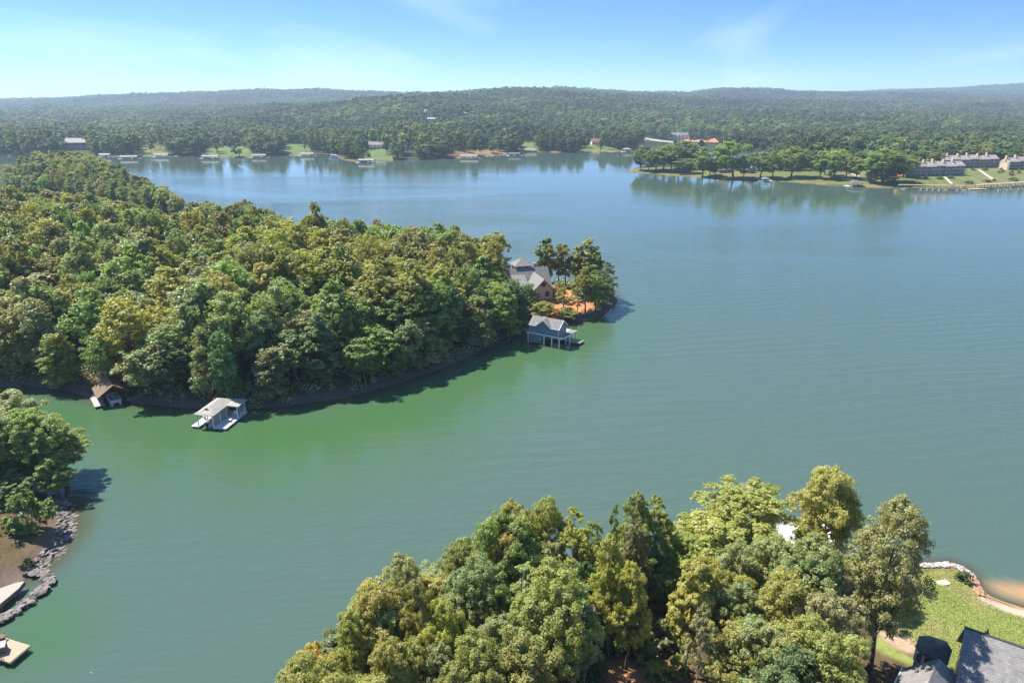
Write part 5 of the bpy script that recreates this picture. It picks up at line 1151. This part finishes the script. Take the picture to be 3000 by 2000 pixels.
# ------------------------------------------------------------------ houses across the lake
def far_house(label, px, py, w, d, h, rise, wallm, roofm, yaw=0.0, axis='x', clear=None, wins=3, name='house', storeys=1, porch=False, sight=16, dz=0.0):
    p = on_ground(px, py); r = thing(name, label, 'house', (p[0], p[1], p[2] - .2 + dz), yaw, 'houses across the lake')
    b = B(); b.box(-w / 2, w / 2, 0, d, -3 - dz, h)
    if axis == 'x': gable_wall(b, 0, d, -w / 2 + .08, h, h + rise, 'y'); gable_wall(b, 0, d, w / 2 - .08, h, h + rise, 'y')
    elif axis == 'y': gable_wall(b, -w / 2, w / 2, .08, h, h + rise); gable_wall(b, -w / 2, w / 2, d - .08, h, h + rise)
    b.build('wall', wallm, r)
    rp = gable(-w / 2, w / 2, 0, d, h + .1, h + rise + .15, axis, .7, .8) if axis in 'xy' else hip(-w / 2, w / 2, 0, d, h + .1, h + rise + .15, .8)
    ro = roof(r, rp, roofm, .25); B().box(w * .22, w * .22 + 1.1, d * .4, d * .4 + 1.1, h + rise * .4, h + rise + 1.4).build('chimney', BRICK, ro)
    hs = h / storeys
    for s in range(storeys):
        for i in range(wins): window(r, -w / 2 + w * (i + .5) / wins, -.02, hs * (s + .55), 0, -1, w / wins * .5, hs * .5, WHITE, 1)
    if porch:
        B().box(-w * .48, w * .48, -3, -.03, hs - .15, hs + .05).build('porch_deck', DECKW, r); railing(r, [(-w * .48, -2.9), (w * .48, -2.9)], hs + .05, 1.0, WHITE, 2.4)
        for i in range(5): x = -w * .46 + i * w * .23; B().box(x - .15, x + .15, -2.9, -2.6, -2, hs - .15).build('porch_post', WHITE, r)
    cr = clear or max(w, d) * .62; CLEAR.append((p[0], p[1] + d / 2, cr))
    if sight: l = math.hypot(p[0], p[1]); SIGHT.append((p[0], p[1], p[0] * (1 - sight * 4 / l), p[1] * (1 - sight * 4 / l), w * .5))
    return r
far_house('white two-storey house with grey roof and deck above the striped lawn across the lake', 1104, 437, 24, 12, 7, 4, WHITE_S, ROOF_MAUVE, math.radians(6), 'x', None, 4, storeys=2, porch=True, sight=30)
far_house('small pink-roofed house above the leftmost lawn across the lake', 440, 412, 15, 10, 6, 4, GREY_S, ROOF_WARM, .1, 'x', storeys=2)
far_house('low dark house behind trees beside the second lawn across the lake', 635, 427, 24, 10, 4, 2.5, GREY_S, ROOF_GREY, .05, 'x')
far_house('small white house with pale roof above the second lawn across the lake', 714, 424, 13, 9, 6.5, 4, WHITE_S, ROOF_WARM, .15, 'x', storeys=2)
far_house('wide pale-roofed house at the far left shore above the near canopy', 225, 440, 34, 14, 6, 6, GREY_S, PALE, .1, 'x', sight=40, dz=6)
far_house('white house with bright gable high on the wooded hillside', 1252, 352, 17, 14, 11, 6, WHITE_S, PALE, .25, 'y', sight=50, dz=8)
far_house('long white low building just below the hillside house', 1268, 362, 26, 9, 5, 2, WHITE_S, PALE, .1, 'x', sight=50, dz=6)
far_house('pale roof glimpsed among the trees right of the hillside house', 1366, 349, 12, 9, 4, 3, WHITE_S, ROOF_WARM, .0, 'x', sight=40, dz=10)
far_house('house with pink-red roof behind the small lawn near the inlet', 1748, 424, 18, 10, 6, 5, WHITE_S, BRICK, .3, 'x', storeys=2)
far_house('house with dark porch behind the lawn tree right of the striped lawn', 1200, 440, 14, 9, 5, 4, WHITE_S, ROOF_DARK, .0, 'x', sight=20)
mn = far_house('large white mansion with grey roof and arched front on the inlet shore', 1990, 409, 40, 16, 9, 6, WHITE_S, ROOF_GREY, .05, 'x', storeys=2, wins=5, sight=40)
pt = B(); pt.box(-4, -2.6, -2.2, -.04, 0, 12).box(2.6, 4, -2.2, -.04, 0, 12)
for k in range(8):
    a0 = math.pi * k / 8; a1 = math.pi * (k + 1) / 8; pt.beam((3.2 * math.cos(a0), -1.2, 11 + 2.2 * math.sin(a0)), (3.2 * math.cos(a1), -1.2, 11 + 2.2 * math.sin(a1)), 1.9, 1.2)
gable_wall(pt, -4.2, 4.2, -1.1, 12.5, 16.5); pt.build('arched_portico', WHITE, mn)
tw = on_ground(2034, 402); th_ = thing('tower_house', 'round white house with conical grey roof beside the red bank', 'house', tw - np.array([0, 0, .5]), 0, 'houses across the lake')
B().post(0, 6, -2, 9, 5.5, 12).build('wall', WHITE_S, th_); cn_ = B(); n_ = 12
for i in range(n_):
    a0, a1 = 2 * math.pi * i / n_, 2 * math.pi * (i + 1) / n_; cn_.poly([(6.3 * math.cos(a0), 6 + 6.3 * math.sin(a0), 8.9), (6.3 * math.cos(a1), 6 + 6.3 * math.sin(a1), 8.9), (0, 6, 14.5)])
cn_.build('roof', ROOF_GREY, th_); window(th_, 0, .48, 5, 0, -1, 2.0, 2.4); CLEAR.append((tw[0], tw[1] + 6, 12)); SIGHT.append((tw[0], tw[1], tw[0] * .94, tw[1] * .94, 7))
far_house('small dark-roofed blue house behind the big lawn tree on the grassy peninsula', 2125, 507, 13, 8, 3.4, 2.4, BLUE_S, ROOF_DARK, .05, 'x', sight=0)
far_house('small pale blue gabled house right of the big lawn tree', 2203, 507, 10, 8, 4, 3, BLUE_S, ROOF_GREY, .6, 'y', sight=0)
far_house('low red-brown house behind trees on the grassy peninsula', 2275, 499, 14, 8, 3.2, 2, BRICK, ROOF_BROWN, .05, 'x', sight=0)
far_house('white house half hidden by the middle lawn trees', 2455, 500, 13, 8, 3.6, 2.4, WHITE_S, ROOF_MAUVE, .1, 'x', sight=0)
far_house('low pale-roofed house beyond the road behind the condominiums', 2768, 408, 26, 12, 4, 3.5, CREAM_S, PALE, .1, 'x', sight=22, dz=2)
far_house('grey-roofed house beyond the parking lot', 2745, 420, 18, 10, 4, 3, GREY_S, ROOF_GREY, -.2, 'x', sight=16)

# ------------------------------------------------------------------ roads, parking, paths
def drape(name, label, pts, m, lift=.25, step=2.5):
    P = pts; xs = [p[0] for p in P]; ys = [p[1] for p in P]
    nx = max(2, int((max(xs) - min(xs)) / step) + 1); ny = max(2, int((max(ys) - min(ys)) / step) + 1)
    me = bpy.data.meshes.new(name); V = []; Fc = []
    n = len(P); c = np.mean(P, 0); k = 6
    for i in range(n):
        for j in range(k + 1):
            q = c + (np.array(P[i]) - c) * (j / k); V.append((q[0], q[1], G(q[0], q[1]) + lift))
    for i in range(n):
        for j in range(k): a, b = i * (k + 1) + j, ((i + 1) % n) * (k + 1) + j; Fc.append((a, a + 1, b + 1, b))
    me.from_pydata(V, [], Fc); me.materials.append(m); o = link(name, me); tag(o, label, None, None, 'structure'); return o
drape('parking_lot', 'pale parking lot behind the condominiums', PARKING, PALE, .6)
drape('road', 'pale road climbing through the trees behind the condominiums', ROADS[0], PALE, 1.5); drape('road', 'pale road bend beyond the inlet', ROADS[1], PALE, 1.5)
def path(label, pts, w, m):
    W_ = [np.array(on_ground(a, b)) for a, b in pts]; b = B()
    for p, q in zip(W_[:-1], W_[1:]):
        n = 5
        for i in range(n):
            u = p + (q - p) * i / n; v = p + (q - p) * (i + 1) / n; u[2] = G(u[0], u[1]) + .3; v[2] = G(v[0], v[1]) + .3
            b.beam(u, v, w, .3)
    o = b.build('path', m); tag(o, label, None, None, 'structure')
path('pale stair path from the front condominiums to the dock', [(2768, 520), (2780, 532), (2793, 543)], 2.2, PALE)
path('pale stair path from the upper condominiums to the dock', [(2868, 499), (2888, 513), (2908, 526)], 2.4, PALE)
path('pale path descending to the small boat dock', [(2483, 507), (2510, 516), (2540, 530)], 2.0, PALE)

# ------------------------------------------------------------------ roofed docks across the lake
def far_dock(label, px, py, w, d=9.0, roofm=ROOF_MAUVE, yaw=0.0, h=3.6, kind='flat', nb=2, name='boat_dock', seed=0):
    p = at(px, py, 0); r = thing(name, label, 'boat dock', (p[0], p[1], 0), yaw, 'boat docks across the lake')
    dk = B(); dk.box(-w / 2 - 3.5, w / 2 + 3.5, 0, 1.6, .35, .6).box(-w / 2 - 3.5, -w / 2, 1.6, d, .35, .6).box(w / 2, w / 2 + 3.5, 1.6, d, .35, .6).box(-1, 1, 1.6, d + 8, .35, .6); dk.build('deck', DECKW, r)
    rf_ = (hip(-w / 2, w / 2, 0, d, h, h + 1.9, .6) if kind == 'hip' else gable(-w / 2, w / 2, 0, d, h, h + 1.5, 'x', .6, .6)); roof(r, rf_, roofm, .3)
    n = max(2, int(w / 6) + 1)
    for i in range(n):
        x = -w / 2 + .3 + (w - .6) * i / (n - 1)
        for y in (.4, d - .4): B().box(x - .18, x + .18, y - .18, y + .18, -2, h + .2).build('post', GREYW, r)
    g = np.random.default_rng(seed + 5)
    for i in range(nb):
        x = -w / 2 + w * (i + .5) / nb
        q = local((p[0], p[1], 0), yaw, (x + g.uniform(-.5, .5), d * .5, .1))
        boat(f'{ordw(i + 1)} boat from the left under: {label}'[:0] + f'{("left", "right", "middle")[i % 3] if nb > 1 else "single"} boat under the {label}', q, yaw + (math.pi if g.uniform() < .5 else 0), 6.5, 2.5, BOATW if g.uniform() < .7 else BOATB, 'boats under roofed docks across the lake')
    return r
for i, (px, py, w, lab) in enumerate([(376, 467, 22, 'leftmost roofed dock by the bare bank'), (470, 461, 20, 'roofed dock below the leftmost lawn'), (614, 466, 22, 'roofed dock left of the second lawn'), (757, 463, 19, 'roofed dock right of the second lawn'), (898, 458, 19, 'roofed dock below the third lawn'), (1072, 478, 20, 'roofed dock below the striped lawn'), (1374, 464, 24, 'long roofed dock below the tan slope')]):
    far_dock(lab, px, py, w, seed=i, yaw=(.12, 0, .04, .05, .03, -.03, .03)[i])
far_dock('dark low dock at the right foot of the tan slope', 1507, 458, 16, roofm=ROOF_DARK, seed=11)
far_dock('long dock with pale roof in the shaded bay', 1548, 446, 26, roofm=ROOF_MAUVE, seed=12, yaw=.1)
far_dock('gabled boathouse at the mouth of the inlet', 1840, 446, 12, 10, ROOF_MAUVE, .2, 4.5, 'hip', 1, seed=13)
far_dock('dark red roofed dock behind the gabled boathouse', 1872, 436, 14, 9, ROOF_BROWN, .1, 4.0, seed=14, nb=1)
far_dock('teal hip-roofed dock below the red bank', 2047, 423, 13, 10, GREEN_R, 0, 4.2, 'hip', 1, seed=15)
far_dock('small teal-roofed dock on the grassy peninsula shore', 2245, 533, 6, 6, GREEN_R, .1, 2.8, 'hip', 1, seed=16)
far_dock('dark hip-roofed dock left of the condominium dock', 2512, 548, 10, 9, ROOF_DARK, .05, 3.4, 'hip', 1, seed=17)
far_dock('shed-roofed dock half hidden by the near canopy at the far left', 305, 462, 14, 9, ROOF_WARM, .1, 4, 'flat', 1, seed=18)
hb = at(980, 466, 0); hbo = thing('houseboat', 'white two-level houseboat moored left of the striped lawn', 'houseboat', (hb[0], hb[1], 0), .1)
B().loft([[(-6, 0, .9), (6, 0, .9), (6, 0, -.3), (-6, 0, -.3)], [(-6, 4.6, .9), (6, 4.6, .9), (6, 4.6, -.3), (-6, 4.6, -.3)]]).box(-8.2, -6.01, .6, 4, .3, .7).build('hull', BOATW, hbo)
cbn = B(); cbn.box(-5, 5, .4, 4.2, .91, 3.2); cbn = cbn.build('cabin', WHITE_S, hbo)
for x in (-3.2, 0, 3.2): window(cbn, x, .39, 2.2, 0, -1, 1.9, 1.1, WHITE, 0)
B().box(-5.6, 5.6, 0, 4.6, 3.21, 3.4).build('upper_deck', BOATW, hbo); B().box(-5.0, 3.0, .1, 4.5, 5.4, 5.55).build('canopy', WHITE, hbo); railing(hbo, [(-5.5, .1), (5.5, .1)], 3.4, .9, WHITE, 1.8)
for x in (-4.8, 2.8):
    for y in (.3, 4.3): B().box(x - .08, x + .08, y - .08, y + .08, 3.41, 5.4).build('canopy_post', WHITE, hbo)
# the long condominium dock
def long_dock(label, pa, pb, slips, seed):
    a = at(*pa); b = at(*pb); Ld = float(np.hypot(b[0] - a[0], b[1] - a[1])); yaw = math.atan2(b[1] - a[1], b[0] - a[0])
    r = thing('boat_dock', label, 'boat dock', (a[0], a[1], 0), yaw, 'boat docks across the lake')
    B().box(0, Ld, 5.0, 8.4, 3.5, 3.75).build('upper_walkway', TANW, r); B().box(0, Ld, 8.41, 9.6, .4, .65).build('lower_walkway', DECKG, r); railing(r, [(0, 5.1), (Ld, 5.1)], 3.75, 1.0, TANW, 3.0)
    w = Ld / slips
    for i in range(slips + 1):
        x = min(max(i * w, .15), Ld - .15); ps = B()
        for y in (.3, 5.2, 8.2): ps.box(x - .16, x + .16, y - .16, y + .16, -2, 3.49)
        ps.box(x - .3, x + .3, 0, 8.4, .4, .6); ps.build('finger_pier', WOODB, r)
    g = np.random.default_rng(seed)
    for i in range(slips):
        if g.uniform() < .8: boat(f'{ordw(i + 1)} boat from the left in the {label.split(" with")[0]}', local((a[0], a[1], 0), yaw, (w * (i + .5), 4.0, .12)), yaw + math.pi * (g.uniform() < .6), 6.4, 2.4, BOATW if g.uniform() < .65 else BOATB, 'boats in the condominium slips')
long_dock('left section of the condominium dock with tan walkway', (2640, 556), (2835, 559), 11, 1)
long_dock('right section of the condominium dock with tan walkway', (2882, 556), (3060, 545), 10, 2)
fd = at(2868, 556, 0); fdo = thing('floating_platform', 'tan floating platform between the two condominium docks', 'dock', (fd[0], fd[1], 0), .03)
B().box(-8, 8, 0, 4, .2, .6).build('deck', TANW, fdo); railing(fdo, [(-8, 3.9), (8, 3.9)], .6, 1.0, TANW, 2.5)
b = on_ground(2622, 553); 
bu = at(1810, 456, 0); buo = thing('marker_buoy', 'tiny white marker buoy standing in the water at the inlet', 'buoy', (bu[0], bu[1], 0)); B().post(0, 0, -.3, 1.9, .42, 10).build('float', WHITE, buo); B().post(0, 0, 1.9, 2.4, .15, 8).build('cap', DARKM, buo)

# ------------------------------------------------------------------ rocks along the shores
def rock_mesh(seed):
    g = np.random.default_rng(seed); b = B()
    rings = []
    for z, k in ((-.42, .6), (-.1, 1.0), (.25, .85), (.45, .4)):
        rings.append([(k * math.cos(a) * g.uniform(.75, 1.15), k * math.sin(a) * g.uniform(.75, 1.15), z * g.uniform(.85, 1.2)) for a in np.linspace(0, 6.283, 7)[:-1]])
    b.loft(rings); me = bpy.data.meshes.new('rock'); me.from_pydata(b.v, [], b.f); return me
RM = [rock_mesh(i) for i in range(6)]
def rocks_along(parent, pts, n, width, size, m, seed, z=None, zoff=.15):
    g = np.random.default_rng(seed); P = [np.array(p) for p in pts]; ls = [np.linalg.norm(b - a) for a, b in zip(P[:-1], P[1:])]; cl = np.cumsum([0] + ls)
    for i in range(n):
        t = g.uniform(0, cl[-1]); k = min(np.searchsorted(cl, t, 'right') - 1, len(ls) - 1); u = (t - cl[k]) / ls[k]; d = (P[k + 1] - P[k]) / ls[k]; q = P[k] + (P[k + 1] - P[k]) * u + np.array([-d[1], d[0]]) * g.uniform(-.5, .5) * width
        me = RM[int(g.integers(6))]
        if not me.materials: me.materials.append(m)
        o = link('rock', me, parent); s = size * g.uniform(.6, 1.4); o.scale = (s * g.uniform(.8, 1.3), s, s * g.uniform(.6, .9)); o.rotation_euler = (g.uniform(-.3, .3), g.uniform(-.3, .3), g.uniform(0, 6.28))
        o.material_slots[0].link = 'OBJECT'; o.material_slots[0].material = m
        zz = max(G(q[0], q[1]), -.3) if z is None else z * (1 - abs(g.uniform(-1, 1)) * .4)
        o.location = (q[0] - parent.location.x, q[1] - parent.location.y, zz + zoff)
jp = [at(a, b)[:2] for a, b in [(80, 1678), (112, 1680), (138, 1695), (142, 1712), (125, 1735), (95, 1757), (60, 1788), (30, 1806), (-20, 1835)]]
jt = thing('rock_jetty', 'curved jetty of piled grey rocks at the lower left', 'jetty', (jp[3][0], jp[3][1], 0)); rocks_along(jt, jp, 190, 1.5, .42, ROCKG, 3, z=.45)
wp = gp([(2590, 1670), (2650, 1660), (2700, 1657), (2790, 1655), (2822, 1668), (2845, 1690)])
wr = thing('riprap_bank', 'band of white rocks along the edge of the near lawn', 'rock bank', (wp[3][0], wp[3][1], 0)); rocks_along(wr, wp, 290, 2.2, .27, ROCKW, 4)
wp2 = gp([(2845, 1688), (2862, 1715), (2876, 1745)])
wr2 = thing('rock_edge', 'short line of brown rocks between near lawn and sandy shallows', 'rock bank', (wp2[1][0], wp2[1][1], 0)); rocks_along(wr2, wp2, 60, 1.2, .34, mat('rock_brown', (.36, .21, .13), .9, .15, .3, 2.5, .6), 5)
lp = [at(a, b)[:2] for a, b in [(150, 1452), (188, 1480), (203, 1530), (190, 1585), (150, 1633), (112, 1666)]]
lr_ = thing('rocky_bank', 'grey rocky bank below the trees of the left shore', 'rock bank', (lp[2][0], lp[2][1], 0)); rocks_along(lr_, lp, 290, 3.0, .36, ROCKG, 6)
def riprap_stuff(name, label, px, n, width, size, m, seed):
    g = np.random.default_rng(seed); P = [np.array(at(a, b)[:2]) for a, b in px]; ls = [np.linalg.norm(b - a) for a, b in zip(P[:-1], P[1:])]; cl = np.cumsum([0] + ls); t = g.uniform(0, cl[-1], n); k = np.clip(np.searchsorted(cl, t, 'right') - 1, 0, len(ls) - 1)
    A = np.array(P)[k]; Bq = np.array(P)[k + 1]; u = ((t - cl[k]) / np.array(ls)[k])[:, None]; d = (Bq - A) / np.array(ls)[k][:, None]; q = A + (Bq - A) * u + np.stack([-d[:, 1], d[:, 0]], 1) * (g.uniform(-.15, 1, n) * width)[:, None]
    z = np.maximum(ground(q[:, 0], q[:, 1]), -.25); V = []; Fc = []
    for i in range(n):
        me = RM[int(g.integers(6))]; a = g.uniform(0, 6.28); s = size * g.uniform(.5, 1.5); k0 = len(V); ca, sa = math.cos(a) * s, math.sin(a) * s
        for v in me.vertices: V.append((q[i, 0] + v.co.x * ca - v.co.y * sa, q[i, 1] + v.co.x * sa + v.co.y * ca, z[i] + v.co.z * s * .8 + .1))
        for p in me.polygons: Fc.append(tuple(k0 + j for j in p.vertices))
    me = bpy.data.meshes.new(name); me.from_pydata(V, [], Fc); me.materials.append(m); tag(link(name, me), label, None, None, 'stuff')
riprap_stuff('riprap', 'grey stones lining the shore of the wooded peninsula', [(0, 1130), (100, 1128), (190, 1142), (260, 1160), (330, 1172), (420, 1182), (520, 1190), (620, 1196), (720, 1197), (850, 1187), (1000, 1165), (1150, 1126), (1300, 1075), (1420, 1020), (1500, 985), (1560, 968), (1640, 950), (1720, 936), (1775, 915), (1806, 888)], 5200, 2.2, .24, ROCKG, 7)

# ------------------------------------------------------------------ shrubs and undergrowth
for (px, py, h, w, colour, words) in [
 (98, 1548, 6.5, 7.0, 'mid green', 'rounded green shrub on the rocky left bank below the trees'),
 (80, 1660, 1.6, 2.0, 'deep green', 'small dark bush on the left bank above the jetty'),
 (2822, 1700, 1.6, 2.4, 'deep green', 'small round bush on the lawn edge by the white rocks'),
 (1870, 1905, 4.0, 5.0, 'bright green', 'large bright bush at the back of the clearing'), (1800, 1890, 3.4, 4.2, 'mid green', 'green bush left at the back of the clearing'), (1930, 1890, 3.6, 4.4, 'grey green', 'greyish bush right at the back of the clearing'),
 (1690, 1975, 2.4, 3.6, 'mid green', 'low green bush on the left side of the clearing floor'), (1750, 1985, 2.0, 3.2, 'deep green', 'dark low bush at the bottom of the clearing'), (1930, 1985, 2.2, 3.6, 'yellow green', 'yellowish low bush at the bottom of the clearing'), (1985, 1970, 2.4, 3.2, 'yellow green', 'yellowish bush below the bare-trunked tree'), (2090, 1990, 2.0, 2.6, 'bright yellow', 'bright yellow-green little bush right of the clearing'), (1640, 1990, 2.2, 3.4, 'brown olive', 'brownish low bush under the half-dead pine'),
 (1080, 460, 7, 7, 'deep green', 'round dark bush standing in the striped lawn'), (1160, 468, 14, 9, 'deep green', 'dark conical evergreen at the right edge of the striped lawn'),
 (2712, 522, 3.4, 4, 'orange tinged', 'reddish bush in front of the front condominium row'), (2752, 525, 2.6, 7, 'mid green', 'green bush left of the front stair path'), (2785, 523, 2.6, 7, 'mid green', 'green bush right of the front stair path'), (2850, 500, 2.4, 6, 'mid green', 'green bush left of the upper stair path'), (2884, 499, 2.6, 7, 'mid green', 'green bush right of the upper stair path'),
 (2838, 536, 2.2, 10, 'bright green', 'bright green low hedge bush in the condominium lawn'), (2890, 532, 2.0, 9, 'bright green', 'second bright green low hedge bush nearer the right dock'), (2932, 507, 5, 6, 'orange tinged', 'reddish round tree-like bush left of the trio on the condominium lawn'), (2962, 514, 5, 5.5, 'brown olive', 'brownish bush in the middle of the trio on the condominium lawn'), (2984, 508, 4, 5, 'brown olive', 'brownish bush right in the trio on the condominium lawn'), (2968, 528, 2.6, 9, 'mid green', 'green bush near the right condominium dock'), (2675, 540, 2.4, 9, 'bright green', 'bright green bush at the left end of the condominium dock'), (2912, 531, 2.2, 4, 'deep green', 'dark bush at the foot of the upper stair path'), (2790, 545, 2.0, 5, 'deep green', 'dark bush at the foot of the front stair path')]:
    p = on_ground(px, py); shrub((p[0], p[1], p[2] - .05), h, w, colour, words, 'shrubs')
# shore bushes and forest-floor undergrowth of the wooded peninsula
def leaf_mass(name, label, X, Y, size, hgt, names, probs, seed, per=70, ls=.55):
    g = np.random.default_rng(seed); n = len(X); z = ground(X, Y); C = np.stack([X, Y, z], 1)
    idx = np.repeat(np.arange(n), per); m = len(idx); d = g.normal(0, 1, (m, 3)); d[:, 2] = np.abs(d[:, 2]); d /= np.linalg.norm(d, axis=1)[:, None]
    sz = (size * g.uniform(.6, 1.4, n))[idx]; P = C[idx] + d * np.stack([sz, sz, sz * hgt], 1) * g.uniform(.45, 1, m)[:, None]
    nr = d + g.normal(0, .5, (m, 3)); nr /= np.linalg.norm(nr, axis=1)[:, None]; ax = np.cross(nr, g.normal(0, 1, (m, 3))); ax /= np.linalg.norm(ax, axis=1)[:, None]; bx = np.cross(nr, ax); s = ls * g.uniform(.6, 1.3, m)[:, None]
    V = np.empty((m, 4, 3)); V[:, 0] = P - ax * s * .6; V[:, 1] = P + bx * s * .36; V[:, 2] = P + ax * s * .6; V[:, 3] = P - bx * s * .36
    col = tints(n, names, probs, seed)[idx]; mm = bpy.data.materials.get('leaf_mass')
    if mm is None:
        mm = bpy.data.materials.new('leaf_mass'); mm.use_nodes = True; nt = mm.node_tree; b = nt.nodes['Principled BSDF']; b.inputs['Roughness'].default_value = .6; a = N(nt, 'ShaderNodeAttribute', attribute_name='albedo'); L(nt, a, 'Color', b, 'Base Color')
    me = np_mesh(name, V.reshape(-1, 3), np.arange(m * 4).reshape(m, 4), [mm]); k = g.uniform(.7, 1.3, m)[:, None]
    attr(me, 'albedo', np.repeat(np.concatenate([np.clip(col * k, 0, 1), np.ones((m, 1))], 1), 4, 0), 'FLOAT_COLOR'); tag(link(name, me), label, None, None, 'stuff')
ux, uy, us = scatter(MAIN, -150, 60, 150, 290, 3.4, 21); k_ = (us < 12) & (us > .6) & ~inside(HOUSE_PX, ux, uy) & ~inside(RED, ux, uy)
leaf_mass('undergrowth', 'low bushes under the trees along the wooded shore', ux[k_], uy[k_], 2.1, 1.25, ['deep green', 'mid green', 'grey green', 'brown olive'], [.35, .35, .2, .1], 31)
ux, uy, us = scatter(NEAR, -40, 62, 50, 100, 2.6, 22); k_ = (us > 1.0) & ~inside(LAWN_NEAR, ux, uy) & ~inside(LAWN_NEAR2, ux, uy) & ~inside(MULCH, ux, uy) & (np.random.default_rng(2).uniform(0, 1, len(ux)) < np.where(inside(CLEARING, ux, uy), .35, .8)) & ~((ux > 36) & (uy < 80))
leaf_mass('ground_cover', 'weeds and leafy ground cover under the near trees', ux[k_], uy[k_], 1.1, .8, ['mid green', 'bright green', 'deep green', 'yellow green', 'brown olive'], [.3, .25, .2, .15, .1], 33, 60, .34)
ux, uy, us = scatter(LEFT, -110, -55, 85, 160, 3.0, 23); k_ = us > 4.5
leaf_mass('underbrush', 'dark brush under the trees of the left bank', ux[k_], uy[k_], 1.3, .9, ['deep green', 'mid green', 'brown olive'], [.5, .3, .2], 34, 60, .4)
# grass blades that break up the near lawn
def lawn_blades():
    g = np.random.default_rng(44); xs = [p[0] for p in LAWN_NEAR]; ys = [p[1] for p in LAWN_NEAR]; n = 60000
    X = g.uniform(min(xs), max(xs), n); Y = g.uniform(min(ys), max(ys), n); k = inside(LAWN_NEAR, X, Y); X, Y = X[k], Y[k]; n = len(X); z = ground(X, Y); a = g.uniform(0, 6.28, n); h = g.uniform(.05, .16, n); w = .05
    pt_ = np.clip((fbm(X / 7, Y / 7, 23, 4) - .42) * 3, 0, 1)[:, None]; col = (np.array([.21, .255, .06]) * (1 - .6 * pt_) + np.array([.32, .26, .11]) * .6 * pt_) * g.uniform(.86, 1.16, (n, 1))
    V = np.empty((n, 3, 3)); V[:, 0] = np.stack([X - np.cos(a) * w, Y - np.sin(a) * w, z], 1); V[:, 1] = np.stack([X + np.cos(a) * w, Y + np.sin(a) * w, z], 1); V[:, 2] = np.stack([X + g.normal(0, .06, n), Y + g.normal(0, .06, n), z + h], 1)
    me = np_mesh('grass', V.reshape(-1, 3), np.arange(n * 3).reshape(n, 3), [bpy.data.materials['leaf_mass']], n=3); attr(me, 'albedo', np.repeat(np.concatenate([col, np.ones((n, 1))], 1), 3, 0), 'FLOAT_COLOR'); tag(link('grass', me), 'short sunlit grass of the near lawn', None, None, 'stuff')
lawn_blades()

# ------------------------------------------------------------------ forest beyond the lake
fp = far_points(); fx, fy, fsc = fp[:, 0], fp[:, 1], fp[:, 2]; fz = ground(fx, fy); gg = np.random.default_rng(6); nf = len(fp)
fh = gg.uniform(.62, 1.22, nf) * fsc ** .35; fw = gg.uniform(.7, 1.3, nf) * fsc
nearshore = np.interp(fy, [560, 900], [.85, 1.0]); fh *= nearshore
tn = 1.0 * tints(nf, ['deep green', 'mid green', 'grey green', 'olive green', 'golden olive', 'blue green'], [.32, .28, .14, .08, .01, .17], 14, .84)
stand = fbm(fx / 170.0, fy / 260.0, 51, 4)[:, None]; sp2 = fbm(fx / 45.0, fy / 60.0, 57, 3); fw *= .7 + .7 * sp2; tn = tn * (.30 + 1.35 * stand) * (.75 + .5 * sp2)[:, None] * np.array([1.0, 1.0, 1.0]); fh *= .78 + .45 * fbm(fx / 60.0, fy / 60.0, 53, 3)
stuff_trees('forest', 'unbroken forest covering the far shore and hills', np.stack([fx, fy, fz - .3], 1), fw, fh, tn, ['round', 'oval', 'lobed', 'spread', 'tall'], 2600, 1.15, (21, 22), 4)
print('trees', N_TREES, 'forest', nf, 'woodland', len(R_), 'cand', len(cand))

# ------------------------------------------------------------------ haze
hz = bpy.data.materials.new('haze'); hz.use_nodes = True; nt = hz.node_tree; nt.nodes.clear()
ho_ = N(nt, 'ShaderNodeOutputMaterial'); pv = N(nt, 'ShaderNodeVolumePrincipled'); pv.inputs['Color'].default_value = (.60, .80, 1.0, 1); pv.inputs['Density'].default_value = 0.00011; pv.inputs['Anisotropy'].default_value = .2; L(nt, pv, 0, ho_, 'Volume')
b = B(); b.box(-12000, 12000, -1500, 13000, -7, 330); o = b.build('haze', hz); tag(o, 'pale blue haze over the distant hills', None, None, 'stuff'); o.display_type = 'WIRE'
